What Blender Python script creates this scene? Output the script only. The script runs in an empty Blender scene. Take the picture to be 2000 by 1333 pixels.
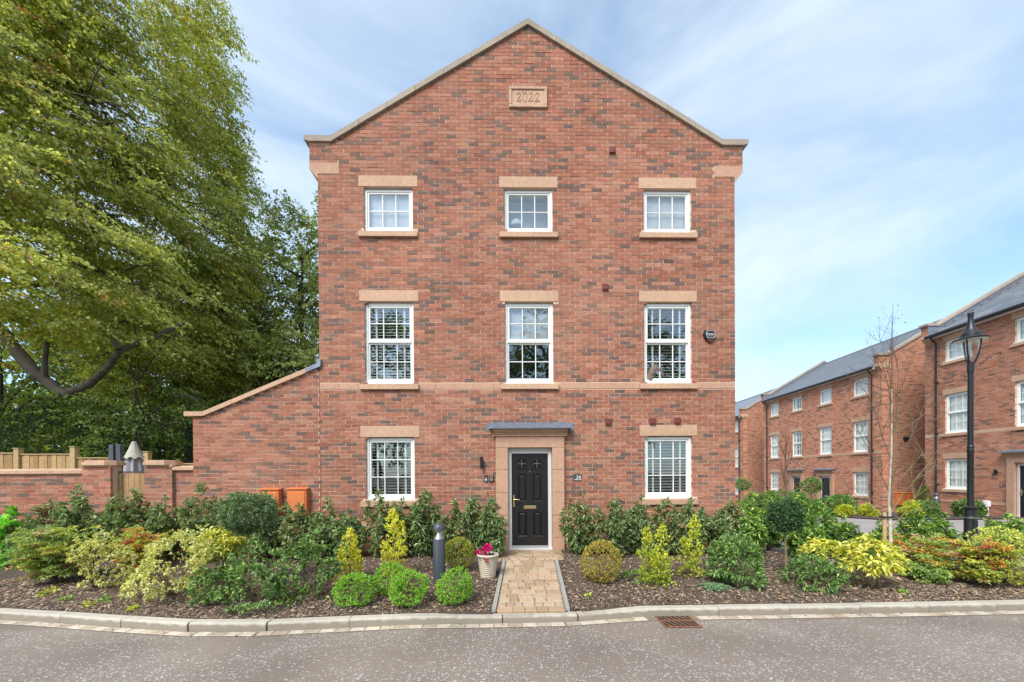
import bpy, math, random
import numpy as np
from mathutils import Matrix, Vector

R = math.radians
rng = np.random.default_rng(7)
random.seed(7)
SC = bpy.context.scene
COL = SC.collection

# ------------------------------------------------------------------ camera
cam_d = bpy.data.cameras.new('camera')
cam = bpy.data.objects.new('camera', cam_d)
COL.objects.link(cam)
SC.camera = cam
cam_d.sensor_width = 36.0
cam_d.sensor_fit = 'HORIZONTAL'
cam_d.lens = 775.0 / 2000.0 * 36.0
cam_d.shift_y = 264.1 / 2000.0
cam_d.clip_start = 0.05
cam_d.clip_end = 1500.0
yw, pt, rl = -0.018541, 0.005968, -0.006096
Ry = Matrix(((math.cos(yw), math.sin(yw), 0), (-math.sin(yw), math.cos(yw), 0), (0, 0, 1)))
Rp = Matrix(((1, 0, 0), (0, math.cos(pt), -math.sin(pt)), (0, math.sin(pt), math.cos(pt))))
Rr = Matrix(((math.cos(rl), 0, math.sin(rl)), (0, 1, 0), (-math.sin(rl), 0, math.cos(rl))))
A = Rr @ Rp @ Ry
right, fwd, up = A[0], A[1], A[2]
cm = Matrix.Identity(4)
for i in range(3):
    cm[i][0] = right[i]
    cm[i][1] = up[i]
    cm[i][2] = -fwd[i]
cm[0][3], cm[1][3], cm[2][3] = 0.0, -8.0, 1.53
cam.matrix_world = cm

# ------------------------------------------------------------------ sky and sun
SUN = Vector((-0.36, -0.58, 0.78)).normalized()          # towards the sun
SUN_EL = math.asin(SUN.z)
SUN_AZ = math.atan2(SUN.x, SUN.y)
world = bpy.data.worlds.new('World')
SC.world = world
world.use_nodes = True
nt = world.node_tree
nt.nodes.clear()
wo = nt.nodes.new('ShaderNodeOutputWorld')
bg = nt.nodes.new('ShaderNodeBackground')
bg2 = nt.nodes.new('ShaderNodeBackground')
mx = nt.nodes.new('ShaderNodeMixShader')
sky = nt.nodes.new('ShaderNodeTexSky')
sky.sky_type = 'NISHITA'
sky.sun_disc = False
sky.sun_elevation = SUN_EL
sky.sun_rotation = SUN_AZ
sky.air_density = 1.0
sky.dust_density = 1.2
sky.ozone_density = 1.6
bg.inputs['Strength'].default_value = 0.14
tint = nt.nodes.new('ShaderNodeMix'); tint.data_type = 'RGBA'; tint.blend_type = 'MULTIPLY'; tint.inputs[0].default_value = 1.0
tint.inputs[7].default_value = (0.78, 0.99, 1.06, 1)
nt.links.new(sky.outputs[0], tint.inputs[6])
nt.links.new(tint.outputs[2], bg.inputs['Color'])
bg2.inputs['Color'].default_value = (0.79, 0.91, 1.0, 1)
bg2.inputs['Strength'].default_value = 0.64
tc = nt.nodes.new('ShaderNodeTexCoord')
mp = nt.nodes.new('ShaderNodeMapping')
mp.inputs['Scale'].default_value = (1.0, 1.0, 2.6)
mp.inputs['Rotation'].default_value = (0.15, 0.25, 0.3)
mp.inputs['Location'].default_value = (1.2, 4.3, 0.4)
n1 = nt.nodes.new('ShaderNodeTexNoise')
n1.inputs['Scale'].default_value = 1.7
n1.inputs['Detail'].default_value = 6.0
n1.inputs['Roughness'].default_value = 0.53
n1.inputs['Distortion'].default_value = 0.5
cr = nt.nodes.new('ShaderNodeValToRGB')
cr.color_ramp.elements[0].position = 0.34
cr.color_ramp.elements[0].color = (0.22, 0.22, 0.22, 1)
cr.color_ramp.elements[1].position = 0.72
cr.color_ramp.elements[1].color = (0.95, 0.95, 0.95, 1)
nt.links.new(tc.outputs['Generated'], mp.inputs['Vector'])
nt.links.new(mp.outputs[0], n1.inputs['Vector'])
nt.links.new(n1.outputs['Fac'], cr.inputs['Fac'])
nt.links.new(cr.outputs[0], mx.inputs['Fac'])
nt.links.new(bg.outputs[0], mx.inputs[1])
nt.links.new(bg2.outputs[0], mx.inputs[2])
nt.links.new(mx.outputs[0], wo.inputs['Surface'])

sl = bpy.data.lights.new('sun', 'SUN')
sl.energy = 2.5
sl.angle = R(30.0)
sl.color = (1.0, 0.955, 0.89)
so = bpy.data.objects.new('sun', sl)
so.rotation_euler = SUN.to_track_quat('Z', 'Y').to_euler()
COL.objects.link(so)

SC.view_settings.view_transform = 'Standard'
SC.view_settings.look = 'None'
SC.view_settings.gamma = 1.0
SC.view_settings.use_curve_mapping = False
SC.view_settings.exposure = 0.94


# ================================================================== helpers
class MB:
    """collects faces; build() links them as one mesh object"""
    def __init__(s):
        s.v = []; s.f = []; s.c = []; s.cur = None

    def face(s, pts):
        b = len(s.v)
        s.v.extend([tuple(p) for p in pts])
        s.f.append(tuple(range(b, b + len(pts))))
        s.c.append(s.cur)

    def box(s, x0, x1, y0, y1, z0, z1, back=True):
        b = len(s.v)
        s.v += [(x0, y0, z0), (x1, y0, z0), (x1, y1, z0), (x0, y1, z0), (x0, y0, z1), (x1, y0, z1), (x1, y1, z1), (x0, y1, z1)]
        q = [(0, 1, 5, 4), (1, 2, 6, 5), (3, 0, 4, 7), (4, 5, 6, 7), (3, 2, 1, 0)]
        if back: q.append((2, 3, 7, 6))
        for f in q:
            s.f.append(tuple(b + i for i in f)); s.c.append(s.cur)

    def cbox(s, x0, x1, y0, y1, z0, z1, c=0.008):
        """box with all top edges chamfered"""
        b = len(s.v)
        s.v += [(x0, y0, z0), (x1, y0, z0), (x1, y1, z0), (x0, y1, z0),
                (x0, y0, z1 - c), (x1, y0, z1 - c), (x1, y1, z1 - c), (x0, y1, z1 - c),
                (x0 + c, y0 + c, z1), (x1 - c, y0 + c, z1), (x1 - c, y1 - c, z1), (x0 + c, y1 - c, z1)]
        for f in [(3, 2, 1, 0), (0, 1, 5, 4), (1, 2, 6, 5), (2, 3, 7, 6), (3, 0, 4, 7), (4, 5, 9, 8), (5, 6, 10, 9), (6, 7, 11, 10), (7, 4, 8, 11), (8, 9, 10, 11)]:
            s.f.append(tuple(b + i for i in f)); s.c.append(s.cur)

    def fbox(s, x0, x1, y0, y1, z0, z1, c=0.006):
        """box whose front (-y) face edges are chamfered"""
        b = len(s.v)
        s.v += [(x0, y1, z0), (x1, y1, z0), (x1, y1, z1), (x0, y1, z1),
                (x0, y0 + c, z0), (x1, y0 + c, z0), (x1, y0 + c, z1), (x0, y0 + c, z1),
                (x0 + c, y0, z0 + c), (x1 - c, y0, z0 + c), (x1 - c, y0, z1 - c), (x0 + c, y0, z1 - c)]
        for f in [(3, 2, 1, 0), (0, 1, 5, 4), (1, 2, 6, 5), (2, 3, 7, 6), (3, 0, 4, 7), (4, 5, 9, 8), (5, 6, 10, 9), (6, 7, 11, 10), (7, 4, 8, 11), (8, 9, 10, 11)]:
            s.f.append(tuple(b + i for i in f)); s.c.append(s.cur)

    def prism(s, poly, axis, a, b):
        """poly of 2-D points extruded along axis from a to b (axis 0: (y,z), 1: (x,z), 2: (x,y))"""
        def P(p, t):
            return (t, p[0], p[1]) if axis == 0 else ((p[0], t, p[1]) if axis == 1 else (p[0], p[1], t))
        k = len(s.v); n = len(poly)
        s.v += [P(p, a) for p in poly] + [P(p, b) for p in poly]
        s.f.append(tuple(range(k, k + n))); s.c.append(s.cur)
        s.f.append(tuple(range(k + 2 * n - 1, k + n - 1, -1))); s.c.append(s.cur)
        for i in range(n):
            j = (i + 1) % n
            s.f.append((k + i, k + n + i, k + n + j, k + j)); s.c.append(s.cur)

    def tube(s, path, rad, n=8, cap=True):
        path = [Vector(p) for p in path]
        if not hasattr(rad, '__len__'): rad = [rad] * len(path)
        k = len(s.v); ref = Vector((0.3, 0.2, 0.9)).normalized()
        for i, p in enumerate(path):
            t = (path[min(i + 1, len(path) - 1)] - path[max(i - 1, 0)])
            t = t.normalized() if t.length > 1e-9 else Vector((0, 0, 1))
            u = t.cross(ref)
            if u.length < 0.05: u = t.cross(Vector((1, 0, 0)))
            u.normalize(); w = t.cross(u)
            for j in range(n):
                a = 2 * math.pi * j / n
                s.v.append(tuple(p + (u * math.cos(a) + w * math.sin(a)) * rad[i]))
        for i in range(len(path) - 1):
            for j in range(n):
                a, b = k + i * n + j, k + i * n + (j + 1) % n
                s.f.append((a, b, b + n, a + n)); s.c.append(s.cur)
        if cap:
            s.f.append(tuple(k + j for j in range(n))[::-1]); s.c.append(s.cur)
            e = k + (len(path) - 1) * n
            s.f.append(tuple(e + j for j in range(n))); s.c.append(s.cur)

    def lathe(s, prof, n=24, cx=0.0, cy=0.0):
        k = len(s.v)
        for (r, z) in prof:
            for j in range(n):
                a = 2 * math.pi * j / n
                s.v.append((cx + r * math.cos(a), cy + r * math.sin(a), z))
        for i in range(len(prof) - 1):
            for j in range(n):
                a, b = k + i * n + j, k + i * n + (j + 1) % n
                s.f.append((a, b, b + n, a + n)); s.c.append(s.cur)
        s.f.append(tuple(k + j for j in range(n))[::-1]); s.c.append(s.cur)
        e = k + (len(prof) - 1) * n
        s.f.append(tuple(e + j for j in range(n))); s.c.append(s.cur)

    def mesh(s, name, mat, smooth=False):
        me = bpy.data.meshes.new(name)
        me.from_pydata(s.v, [], s.f)
        if any(c is not None for c in s.c):
            at = me.attributes.new('col', 'FLOAT_COLOR', 'FACE')
            arr = np.array([(c or (0.5, 0.5, 0.5)) for c in s.c], dtype=np.float32)
            arr = np.concatenate([arr, np.ones((len(arr), 1), np.float32)], 1)
            at.data.foreach_set('color', arr.ravel())
        if smooth:
            me.polygons.foreach_set('use_smooth', [True] * len(me.polygons))
            try:
                me.set_sharp_from_angle(angle=R(35))
            except Exception:
                pass
        me.materials.append(mat)
        me.update()
        return me

    def build(s, name, mat, parent=None, smooth=False, loc=None):
        return link(name, s.mesh(name, mat, smooth), parent, loc)


def link(name, me, parent=None, loc=None, rot=None):
    o = bpy.data.objects.new(name, me)
    COL.objects.link(o)
    if parent is not None: o.parent = parent
    if loc is not None: o.location = loc
    if rot is not None: o.rotation_euler = rot
    return o


def thing(name, label, cat, loc=(0, 0, 0), rz=0.0, group=None):
    o = bpy.data.objects.new(name, None)
    o.empty_display_size = 0.1
    COL.objects.link(o)
    o.location = loc
    o.rotation_euler = (0, 0, rz)
    return tag(o, label, cat, group)


def tag(o, label, cat, group=None):
    o['label'] = label
    o['category'] = cat
    if group: o['group'] = group
    return o


def struct(o):
    o['kind'] = 'structure'
    return o


def stuff(o):
    o['kind'] = 'stuff'
    return o


# ------------------------------------------------------------------ materials
def newmat(name):
    m = bpy.data.materials.new(name)
    m.use_nodes = True
    t = m.node_tree
    return m, t, t.nodes['Principled BSDF'], t.nodes['Material Output']


def N(t, typ, **kw):
    n = t.nodes.new(typ)
    for k, v in kw.items():
        if k in n.inputs: n.inputs[k].default_value = v
        else: setattr(n, k, v)
    return n


def ramp(t, fac, stops):
    n = t.nodes.new('ShaderNodeValToRGB')
    e = n.color_ramp.elements
    while len(e) < len(stops): e.new(0.5)
    for i, (p, c) in enumerate(stops):
        e[i].position = p
        e[i].color = (*c, 1) if len(c) == 3 else c
    t.links.new(fac, n.inputs['Fac'])
    return n.outputs[0]


def mixc(t, fac, a, b, mode='MIX'):
    n = t.nodes.new('ShaderNodeMix')
    n.data_type = 'RGBA'
    n.blend_type = mode
    for k, v in ((0, fac), (6, a), (7, b)):
        if hasattr(v, 'links'): t.links.new(v, n.inputs[k])
        elif k == 0: n.inputs[0].default_value = v
        else: n.inputs[k].default_value = (*v, 1)
    return n.outputs[2]


def bump(t, p, h, strength=0.3, dist=0.01):
    b = N(t, 'ShaderNodeBump', Strength=strength, Distance=dist)
    t.links.new(h, b.inputs['Height'])
    t.links.new(b.outputs[0], p.inputs['Normal'])


def M(name, base=(0.5, 0.5, 0.5), rough=0.6, var=0.15, scale=6.0, metal=0.0, bmp=0.0, bscale=60.0, attr=False, spec=0.5, big=0.0):
    m, t, p, o = newmat(name)
    geo = N(t, 'ShaderNodeNewGeometry')
    n = N(t, 'ShaderNodeTexNoise', Scale=scale, Detail=6.0, Roughness=0.6)
    t.links.new(geo.outputs['Position'], n.inputs['Vector'])
    k = ramp(t, n.outputs['Fac'], [(0.25, (1 - var,) * 3), (0.75, (1 + var,) * 3)])
    if attr:
        a = N(t, 'ShaderNodeAttribute', attribute_name='col')
        src = a.outputs['Color']
    else:
        src = base
    c = mixc(t, 1.0, src, k, 'MULTIPLY')
    if big:
        nb = N(t, 'ShaderNodeTexNoise', Scale=0.7, Detail=4.0)
        t.links.new(geo.outputs['Position'], nb.inputs['Vector'])
        kb = ramp(t, nb.outputs['Fac'], [(0.3, (1 - big,) * 3), (0.7, (1 + big,) * 3)])
        c = mixc(t, 1.0, c, kb, 'MULTIPLY')
    t.links.new(c, p.inputs['Base Color'])
    p.inputs['Roughness'].default_value = rough
    p.inputs['Metallic'].default_value = metal
    p.inputs['Specular IOR Level'].default_value = spec
    if bmp:
        nb = N(t, 'ShaderNodeTexNoise', Scale=bscale, Detail=5.0)
        t.links.new(geo.outputs['Position'], nb.inputs['Vector'])
        bump(t, p, nb.outputs['Fac'], bmp, 0.01)
    return m


def brick_geo_mat():
    m, t, p, o = newmat('handmade_brick')
    geo = N(t, 'ShaderNodeNewGeometry')
    a = N(t, 'ShaderNodeAttribute', attribute_name='col')
    n = N(t, 'ShaderNodeTexNoise', Scale=24.0, Detail=7.0, Roughness=0.65)
    mp = N(t, 'ShaderNodeMapping')
    mp.inputs['Scale'].default_value = (0.55, 1, 1.6)
    t.links.new(geo.outputs['Position'], mp.inputs['Vector'])
    t.links.new(mp.outputs[0], n.inputs['Vector'])
    k = ramp(t, n.outputs['Fac'], [(0.28, (0.62,) * 3), (0.5, (1.0,) * 3), (0.75, (1.3, 1.28, 1.24))])
    c = mixc(t, 1.0, a.outputs['Color'], k, 'MULTIPLY')
    # pale lime bloom in broad patches
    nb = N(t, 'ShaderNodeTexNoise', Scale=0.55, Detail=6.0, Roughness=0.6)
    t.links.new(geo.outputs['Position'], nb.inputs['Vector'])
    f = ramp(t, nb.outputs['Fac'], [(0.46, (0, 0, 0)), (0.72, (0.34,) * 3)])
    c = mixc(t, f, c, (0.47, 0.235, 0.16))
    nd = N(t, 'ShaderNodeTexNoise', Scale=0.35, Detail=3.0)
    t.links.new(geo.outputs['Position'], nd.inputs['Vector'])
    kd = ramp(t, nd.outputs['Fac'], [(0.3, (0.86,) * 3), (0.7, (1.12,) * 3)])
    c = mixc(t, 1.0, c, kd, 'MULTIPLY')
    t.links.new(c, p.inputs['Base Color'])
    p.inputs['Roughness'].default_value = 0.85
    p.inputs['Specular IOR Level'].default_value = 0.25
    bump(t, p, n.outputs['Fac'], 0.55, 0.012)
    return m


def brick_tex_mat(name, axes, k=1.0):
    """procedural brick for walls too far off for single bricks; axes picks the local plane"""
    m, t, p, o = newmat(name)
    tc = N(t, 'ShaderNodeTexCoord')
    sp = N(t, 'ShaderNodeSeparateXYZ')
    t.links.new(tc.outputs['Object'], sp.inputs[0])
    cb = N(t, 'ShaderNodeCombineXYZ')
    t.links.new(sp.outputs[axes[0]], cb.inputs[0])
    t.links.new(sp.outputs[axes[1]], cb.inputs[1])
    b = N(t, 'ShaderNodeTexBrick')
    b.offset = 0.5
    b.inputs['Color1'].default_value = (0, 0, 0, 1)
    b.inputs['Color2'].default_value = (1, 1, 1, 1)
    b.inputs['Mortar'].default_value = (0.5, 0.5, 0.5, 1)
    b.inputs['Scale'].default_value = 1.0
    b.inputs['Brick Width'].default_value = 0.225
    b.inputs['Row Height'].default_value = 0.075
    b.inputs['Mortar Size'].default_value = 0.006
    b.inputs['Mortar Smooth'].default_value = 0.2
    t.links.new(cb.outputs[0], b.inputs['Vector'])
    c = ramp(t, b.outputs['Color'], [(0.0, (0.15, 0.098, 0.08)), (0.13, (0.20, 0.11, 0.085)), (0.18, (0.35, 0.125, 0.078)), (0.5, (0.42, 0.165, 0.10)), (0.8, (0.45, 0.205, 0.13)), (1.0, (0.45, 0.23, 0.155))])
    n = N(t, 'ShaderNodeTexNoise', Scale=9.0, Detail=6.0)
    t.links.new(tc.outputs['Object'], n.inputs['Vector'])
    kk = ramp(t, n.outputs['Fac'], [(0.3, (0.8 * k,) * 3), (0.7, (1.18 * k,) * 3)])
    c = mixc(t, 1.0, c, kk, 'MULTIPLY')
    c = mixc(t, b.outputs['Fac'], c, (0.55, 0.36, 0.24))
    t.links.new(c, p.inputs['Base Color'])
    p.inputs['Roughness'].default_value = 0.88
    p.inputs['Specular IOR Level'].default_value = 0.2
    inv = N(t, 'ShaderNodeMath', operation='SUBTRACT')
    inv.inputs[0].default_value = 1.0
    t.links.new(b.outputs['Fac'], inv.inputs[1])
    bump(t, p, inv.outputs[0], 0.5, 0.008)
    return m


def leaf_mat(name, rough=0.5, trans=0.28, spec=0.4, tcol=(1.15, 1.25, 0.5)):
    m, t, p, o = newmat(name)
    a = N(t, 'ShaderNodeAttribute', attribute_name='col')
    t.links.new(a.outputs['Color'], p.inputs['Base Color'])
    p.inputs['Roughness'].default_value = rough
    p.inputs['Specular IOR Level'].default_value = spec
    tr = N(t, 'ShaderNodeBsdfTranslucent')
    c = mixc(t, 1.0, a.outputs['Color'], tcol, 'MULTIPLY')
    t.links.new(c, tr.inputs['Color'])
    ms = N(t, 'ShaderNodeMixShader')
    ms.inputs[0].default_value = trans
    t.links.new(p.outputs[0], ms.inputs[1])
    t.links.new(tr.outputs[0], ms.inputs[2])
    t.links.new(ms.outputs[0], o.inputs['Surface'])
    return m


def glass_mat(name, refl=0.13, tint=(0.95, 0.97, 0.97)):
    m, t, p, o = newmat(name)
    t.nodes.remove(p)
    g = N(t, 'ShaderNodeBsdfGlossy', Roughness=0.0)
    g.inputs['Color'].default_value = (0.93, 0.97, 1.0, 1)
    tr = N(t, 'ShaderNodeBsdfTransparent')
    tr.inputs['Color'].default_value = (*tint, 1)
    lw = N(t, 'ShaderNodeLayerWeight', Blend=0.5)
    fr = N(t, 'ShaderNodeMath', operation='POWER')
    t.links.new(lw.outputs['Facing'], fr.inputs[0])
    fr.inputs[1].default_value = 4.0
    ad = N(t, 'ShaderNodeMath', operation='ADD')
    ad.inputs[1].default_value = refl
    t.links.new(fr.outputs[0], ad.inputs[0])
    geo = N(t, 'ShaderNodeNewGeometry')
    n = N(t, 'ShaderNodeTexNoise', Scale=2.2, Detail=1.0)
    t.links.new(geo.outputs['Position'], n.inputs['Vector'])
    b = N(t, 'ShaderNodeBump', Strength=0.12, Distance=0.02)
    t.links.new(n.outputs['Fac'], b.inputs['Height'])
    t.links.new(b.outputs[0], g.inputs['Normal'])
    ms = N(t, 'ShaderNodeMixShader')
    t.links.new(ad.outputs[0], ms.inputs[0])
    t.links.new(tr.outputs[0], ms.inputs[1])
    t.links.new(g.outputs[0], ms.inputs[2])
    t.links.new(ms.outputs[0], o.inputs['Surface'])
    return m


def road_mat():
    m, t, p, o = newmat('road_chippings')
    geo = N(t, 'ShaderNodeNewGeometry')
    mp = N(t, 'ShaderNodeMapping')
    mp.inputs['Scale'].default_value = (34.0, 46.0, 1.0)
    t.links.new(geo.outputs['Position'], mp.inputs['Vector'])
    nw = N(t, 'ShaderNodeTexNoise', Scale=30.0, Detail=2.0)
    t.links.new(geo.outputs['Position'], nw.inputs['Vector'])
    wv = mixc(t, 0.018, mp.outputs[0], nw.outputs['Color'], 'LINEAR_LIGHT') if False else None
    va = N(t, 'ShaderNodeVectorMath', operation='MULTIPLY_ADD')
    t.links.new(nw.outputs['Color'], va.inputs[0])
    va.inputs[1].default_value = (1.6, 1.6, 0)
    t.links.new(mp.outputs[0], va.inputs[2])
    v = N(t, 'ShaderNodeTexVoronoi', voronoi_dimensions='2D', feature='F1')
    v.inputs['Scale'].default_value = 1.0
    t.links.new(va.outputs[0], v.inputs['Vector'])
    ns = N(t, 'ShaderNodeTexNoise', Scale=1.5, Detail=5.0, Roughness=0.6)
    t.links.new(geo.outputs['Position'], ns.inputs['Vector'])
    sp = N(t, 'ShaderNodeSeparateColor')
    t.links.new(v.outputs['Color'], sp.inputs[0])
    # chip present where the cell's random number beats the patchy density
    th = N(t, 'ShaderNodeMath', operation='MULTIPLY_ADD')
    t.links.new(ns.outputs['Fac'], th.inputs[0])
    th.inputs[1].default_value = 2.3
    th.inputs[2].default_value = -0.68
    lt = N(t, 'ShaderNodeMath', operation='LESS_THAN')
    t.links.new(sp.outputs[0], lt.inputs[0])
    t.links.new(th.outputs[0], lt.inputs[1])
    rr = N(t, 'ShaderNodeMath', operation='MULTIPLY_ADD')
    t.links.new(sp.outputs[1], rr.inputs[0])
    rr.inputs[1].default_value = 0.24
    rr.inputs[2].default_value = 0.15
    l2 = N(t, 'ShaderNodeMath', operation='LESS_THAN')
    t.links.new(v.outputs['Distance'], l2.inputs[0])
    t.links.new(rr.outputs[0], l2.inputs[1])
    spy = N(t, 'ShaderNodeSeparateXYZ'); t.links.new(geo.outputs['Position'], spy.inputs[0])
    jy = N(t, 'ShaderNodeMath', operation='MULTIPLY_ADD'); t.links.new(ns.outputs['Fac'], jy.inputs[0]); jy.inputs[1].default_value = 0.25; t.links.new(spy.outputs['Y'], jy.inputs[2])
    ly = N(t, 'ShaderNodeMath', operation='LESS_THAN'); t.links.new(jy.outputs[0], ly.inputs[0]); ly.inputs[1].default_value = -3.06
    l3 = N(t, 'ShaderNodeMath', operation='MULTIPLY'); t.links.new(ly.outputs[0], l3.inputs[0]); t.links.new(lt.outputs[0], l3.inputs[1])
    chip = N(t, 'ShaderNodeMath', operation='MULTIPLY')
    t.links.new(l3.outputs[0], chip.inputs[0])
    t.links.new(l2.outputs[0], chip.inputs[1])
    nf = N(t, 'ShaderNodeTexNoise', Scale=140.0, Detail=4.0)
    t.links.new(geo.outputs['Position'], nf.inputs['Vector'])
    base = ramp(t, nf.outputs['Fac'], [(0.3, (0.150, 0.122, 0.100)), (0.55, (0.215, 0.178, 0.149)), (0.75, (0.285, 0.237, 0.202))])
    nb = N(t, 'ShaderNodeTexNoise', Scale=0.8, Detail=5.0)
    t.links.new(geo.outputs['Position'], nb.inputs['Vector'])
    kb = ramp(t, nb.outputs['Fac'], [(0.3, (0.78,) * 3), (0.7, (1.2,) * 3)])
    base = mixc(t, 1.0, base, kb, 'MULTIPLY')
    cc = ramp(t, sp.outputs[2], [(0.0, (0.18, 0.15, 0.13)), (0.25, (0.34, 0.31, 0.28)), (1.0, (0.52, 0.49, 0.45))])
    c = mixc(t, chip.outputs[0], base, cc)
    t.links.new(c, p.inputs['Base Color'])
    p.inputs['Roughness'].default_value = 0.8
    p.inputs['Specular IOR Level'].default_value = 0.3
    ad = N(t, 'ShaderNodeMath', operation='MULTIPLY_ADD')
    t.links.new(chip.outputs[0], ad.inputs[0])
    ad.inputs[1].default_value = 0.8
    t.links.new(nf.outputs['Fac'], ad.inputs[2])
    bump(t, p, ad.outputs[0], 0.5, 0.006)
    return m


BRICK = brick_geo_mat()
MORTAR = M('mortar', (0.62, 0.44, 0.32), 0.95, 0.18, 5.0, bmp=0.3, bscale=150)
BT_XZ = brick_tex_mat('brick_courses_front', ('X', 'Z'), 1.22)  # lightened copy: brightness of the terrace fronts is put into the colour
BT_YZ = brick_tex_mat('brick_courses_gable', ('Y', 'Z'), 0.9)  # darker copy of the same brick, gable shade put into the colour
STONE = M('sandstone', (0.52, 0.325, 0.214), 0.85, 0.17, 14.0, bmp=0.25, bscale=90, big=0.10)
STONE2 = M('sandstone_pink', (0.48, 0.28, 0.187), 0.85, 0.15, 12.0, bmp=0.2, bscale=110, big=0.08)
COPE = M('coping_stone', (0.35, 0.285, 0.225), 0.85, 0.14, 6.0, bmp=0.3, bscale=80, big=0.14)
LEAD = M('lead_sheet', (0.21, 0.235, 0.285), 0.42, 0.35, 9.0, metal=0.35, bmp=0.2, bscale=12)
UPVC = M('white_window_frame', (0.80, 0.80, 0.77), 0.32, 0.03, 4.0)
GREYF = M('door_frame_paint', (0.62, 0.60, 0.585), 0.4, 0.03, 4.0)
BLACKD = M('black_door', (0.011, 0.011, 0.012), 0.34, 0.4, 40.0, bmp=0.25, bscale=120)
STEEL = M('brushed_steel', (0.62, 0.62, 0.62), 0.3, 0.1, 40, metal=0.9)
BRASS = M('brass', (0.62, 0.50, 0.26), 0.3, 0.1, 30, metal=0.85)
BLACKM = M('black_metal', (0.014, 0.014, 0.016), 0.38, 0.3, 8.0, bmp=0.08, bscale=40)
BLACKP = M('black_plastic', (0.016, 0.016, 0.018), 0.45, 0.2, 10)
SLATEP = M('slate_plate', (0.05, 0.055, 0.062), 0.55, 0.2, 30)
WHITE = M('white_paint', (0.80, 0.80, 0.80), 0.5, 0.03, 5)
REDP = M('dark_red_plastic', (0.16, 0.028, 0.022), 0.4, 0.15, 10)
REDV = M('terracotta_vent', (0.155, 0.036, 0.026), 0.6, 0.2, 20)
ORANGE = M('orange_meter_box', (0.64, 0.185, 0.055), 0.42, 0.06, 5, bmp=0.05, bscale=120)
SLATE = M('roof_slate', (0.5, 0.5, 0.5), 0.5, 0.16, 10.0, attr=True, bmp=0.15, bscale=30)
GLASS = glass_mat('window_glass', 0.12)
GLASS_FAR = glass_mat('far_window_glass', 0.05)
SLATW = M('blind_slat_white', (0.62, 0.61, 0.59), 0.5, 0.03, 5)
ROOM = M('room_wall', (0.50, 0.49, 0.47), 0.9, 0.06, 2)
FABRIC = M('pale_fabric', (0.47, 0.48, 0.51), 0.9, 0.06, 12)
NET = M('far_curtain', (0.80, 0.79, 0.74), 0.9, 0.1, 6)
KERB = M('kerb_concrete', (0.45, 0.405, 0.34), 0.85, 0.14, 14, bmp=0.35, bscale=120, big=0.12)
SETT = M('cream_sett', (0.5, 0.5, 0.5), 0.88, 0.2, 14, attr=True, bmp=0.4, bscale=90, big=0.15)
PAVER = M('buff_paver', (0.5, 0.5, 0.5), 0.85, 0.2, 22, attr=True, bmp=0.4, bscale=110)
EDGE = M('concrete_edging', (0.30, 0.285, 0.26), 0.85, 0.15, 12, bmp=0.3, bscale=90)
SAND = M('joint_sand', (0.20, 0.16, 0.115), 0.95, 0.3, 25, bmp=0.3, bscale=150)
SOIL = M('dark_bark_bed', (0.075, 0.052, 0.038), 0.95, 0.5, 18, bmp=0.8, bscale=55)
CHIP = M('bark_chip', (0.5, 0.5, 0.5), 0.9, 0.25, 40, attr=True)
GRASSG = M('lawn_green', (0.10, 0.19, 0.03), 0.9, 0.35, 12, bmp=0.6, bscale=120)
EARTH = M('rough_ground', (0.085, 0.075, 0.045), 0.95, 0.35, 3, bmp=0.4, bscale=20)
TARMAC = M('pale_tarmac', (0.30, 0.265, 0.25), 0.85, 0.12, 30, bmp=0.3, bscale=200, big=0.08)
WOODN = M('fence_timber', (0.5, 0.5, 0.5), 0.8, 0.25, 14, attr=True, bmp=0.2, bscale=50)
STAKE = M('stake_timber', (0.46, 0.30, 0.14), 0.8, 0.25, 20)
BARK = M('beech_bark', (0.085, 0.068, 0.05), 0.9, 0.45, 5, bmp=0.6, bscale=14)
BARKD = M('dark_bark', (0.065, 0.052, 0.04), 0.9, 0.4, 6, bmp=0.6, bscale=18)
BIRCHB = M('birch_bark', (0.50, 0.43, 0.35), 0.8, 0.45, 14, bmp=0.3, bscale=40)
TWIG = M('twig_brown', (0.13, 0.085, 0.055), 0.9, 0.3, 20)
TWIGG = M('twig_olive', (0.20, 0.155, 0.08), 0.85, 0.3, 20)
GREYP = M('anthracite_paint', (0.052, 0.060, 0.072), 0.42, 0.08, 8)
CLAY = M('cream_plant_pot', (0.50, 0.43, 0.32), 0.75, 0.08, 14, bmp=0.1, bscale=40)
RUST = M('rusty_iron', (0.24, 0.115, 0.055), 0.8, 0.4, 25, metal=0.2, bmp=0.4, bscale=70)
DARK = M('drain_dark', (0.02, 0.016, 0.013), 0.9, 0.3, 20)
PARA = M('parasol_grey_cloth', (0.34, 0.33, 0.35), 0.9, 0.08, 10)
PARAT = M('parasol_beige_cap', (0.40, 0.37, 0.30), 0.9, 0.1, 10)
PARAD = M('dark_grey_cloth', (0.075, 0.08, 0.09), 0.8, 0.12, 10)
LF = leaf_mat('leaf', 0.5, 0.28)
LFG = leaf_mat('glossy_leaf', 0.5, 0.25, 0.28)
LFT = leaf_mat('tree_leaf', 0.55, 0.48, 0.3, (1.25, 1.2, 0.5))
PINK = leaf_mat('petal', 0.6, 0.25, 0.3, (1.2, 0.7, 1.0))
LENS = glass_mat('lamp_lens', 0.07, (0.93, 0.93, 0.92))
ROAD = road_mat()


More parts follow.
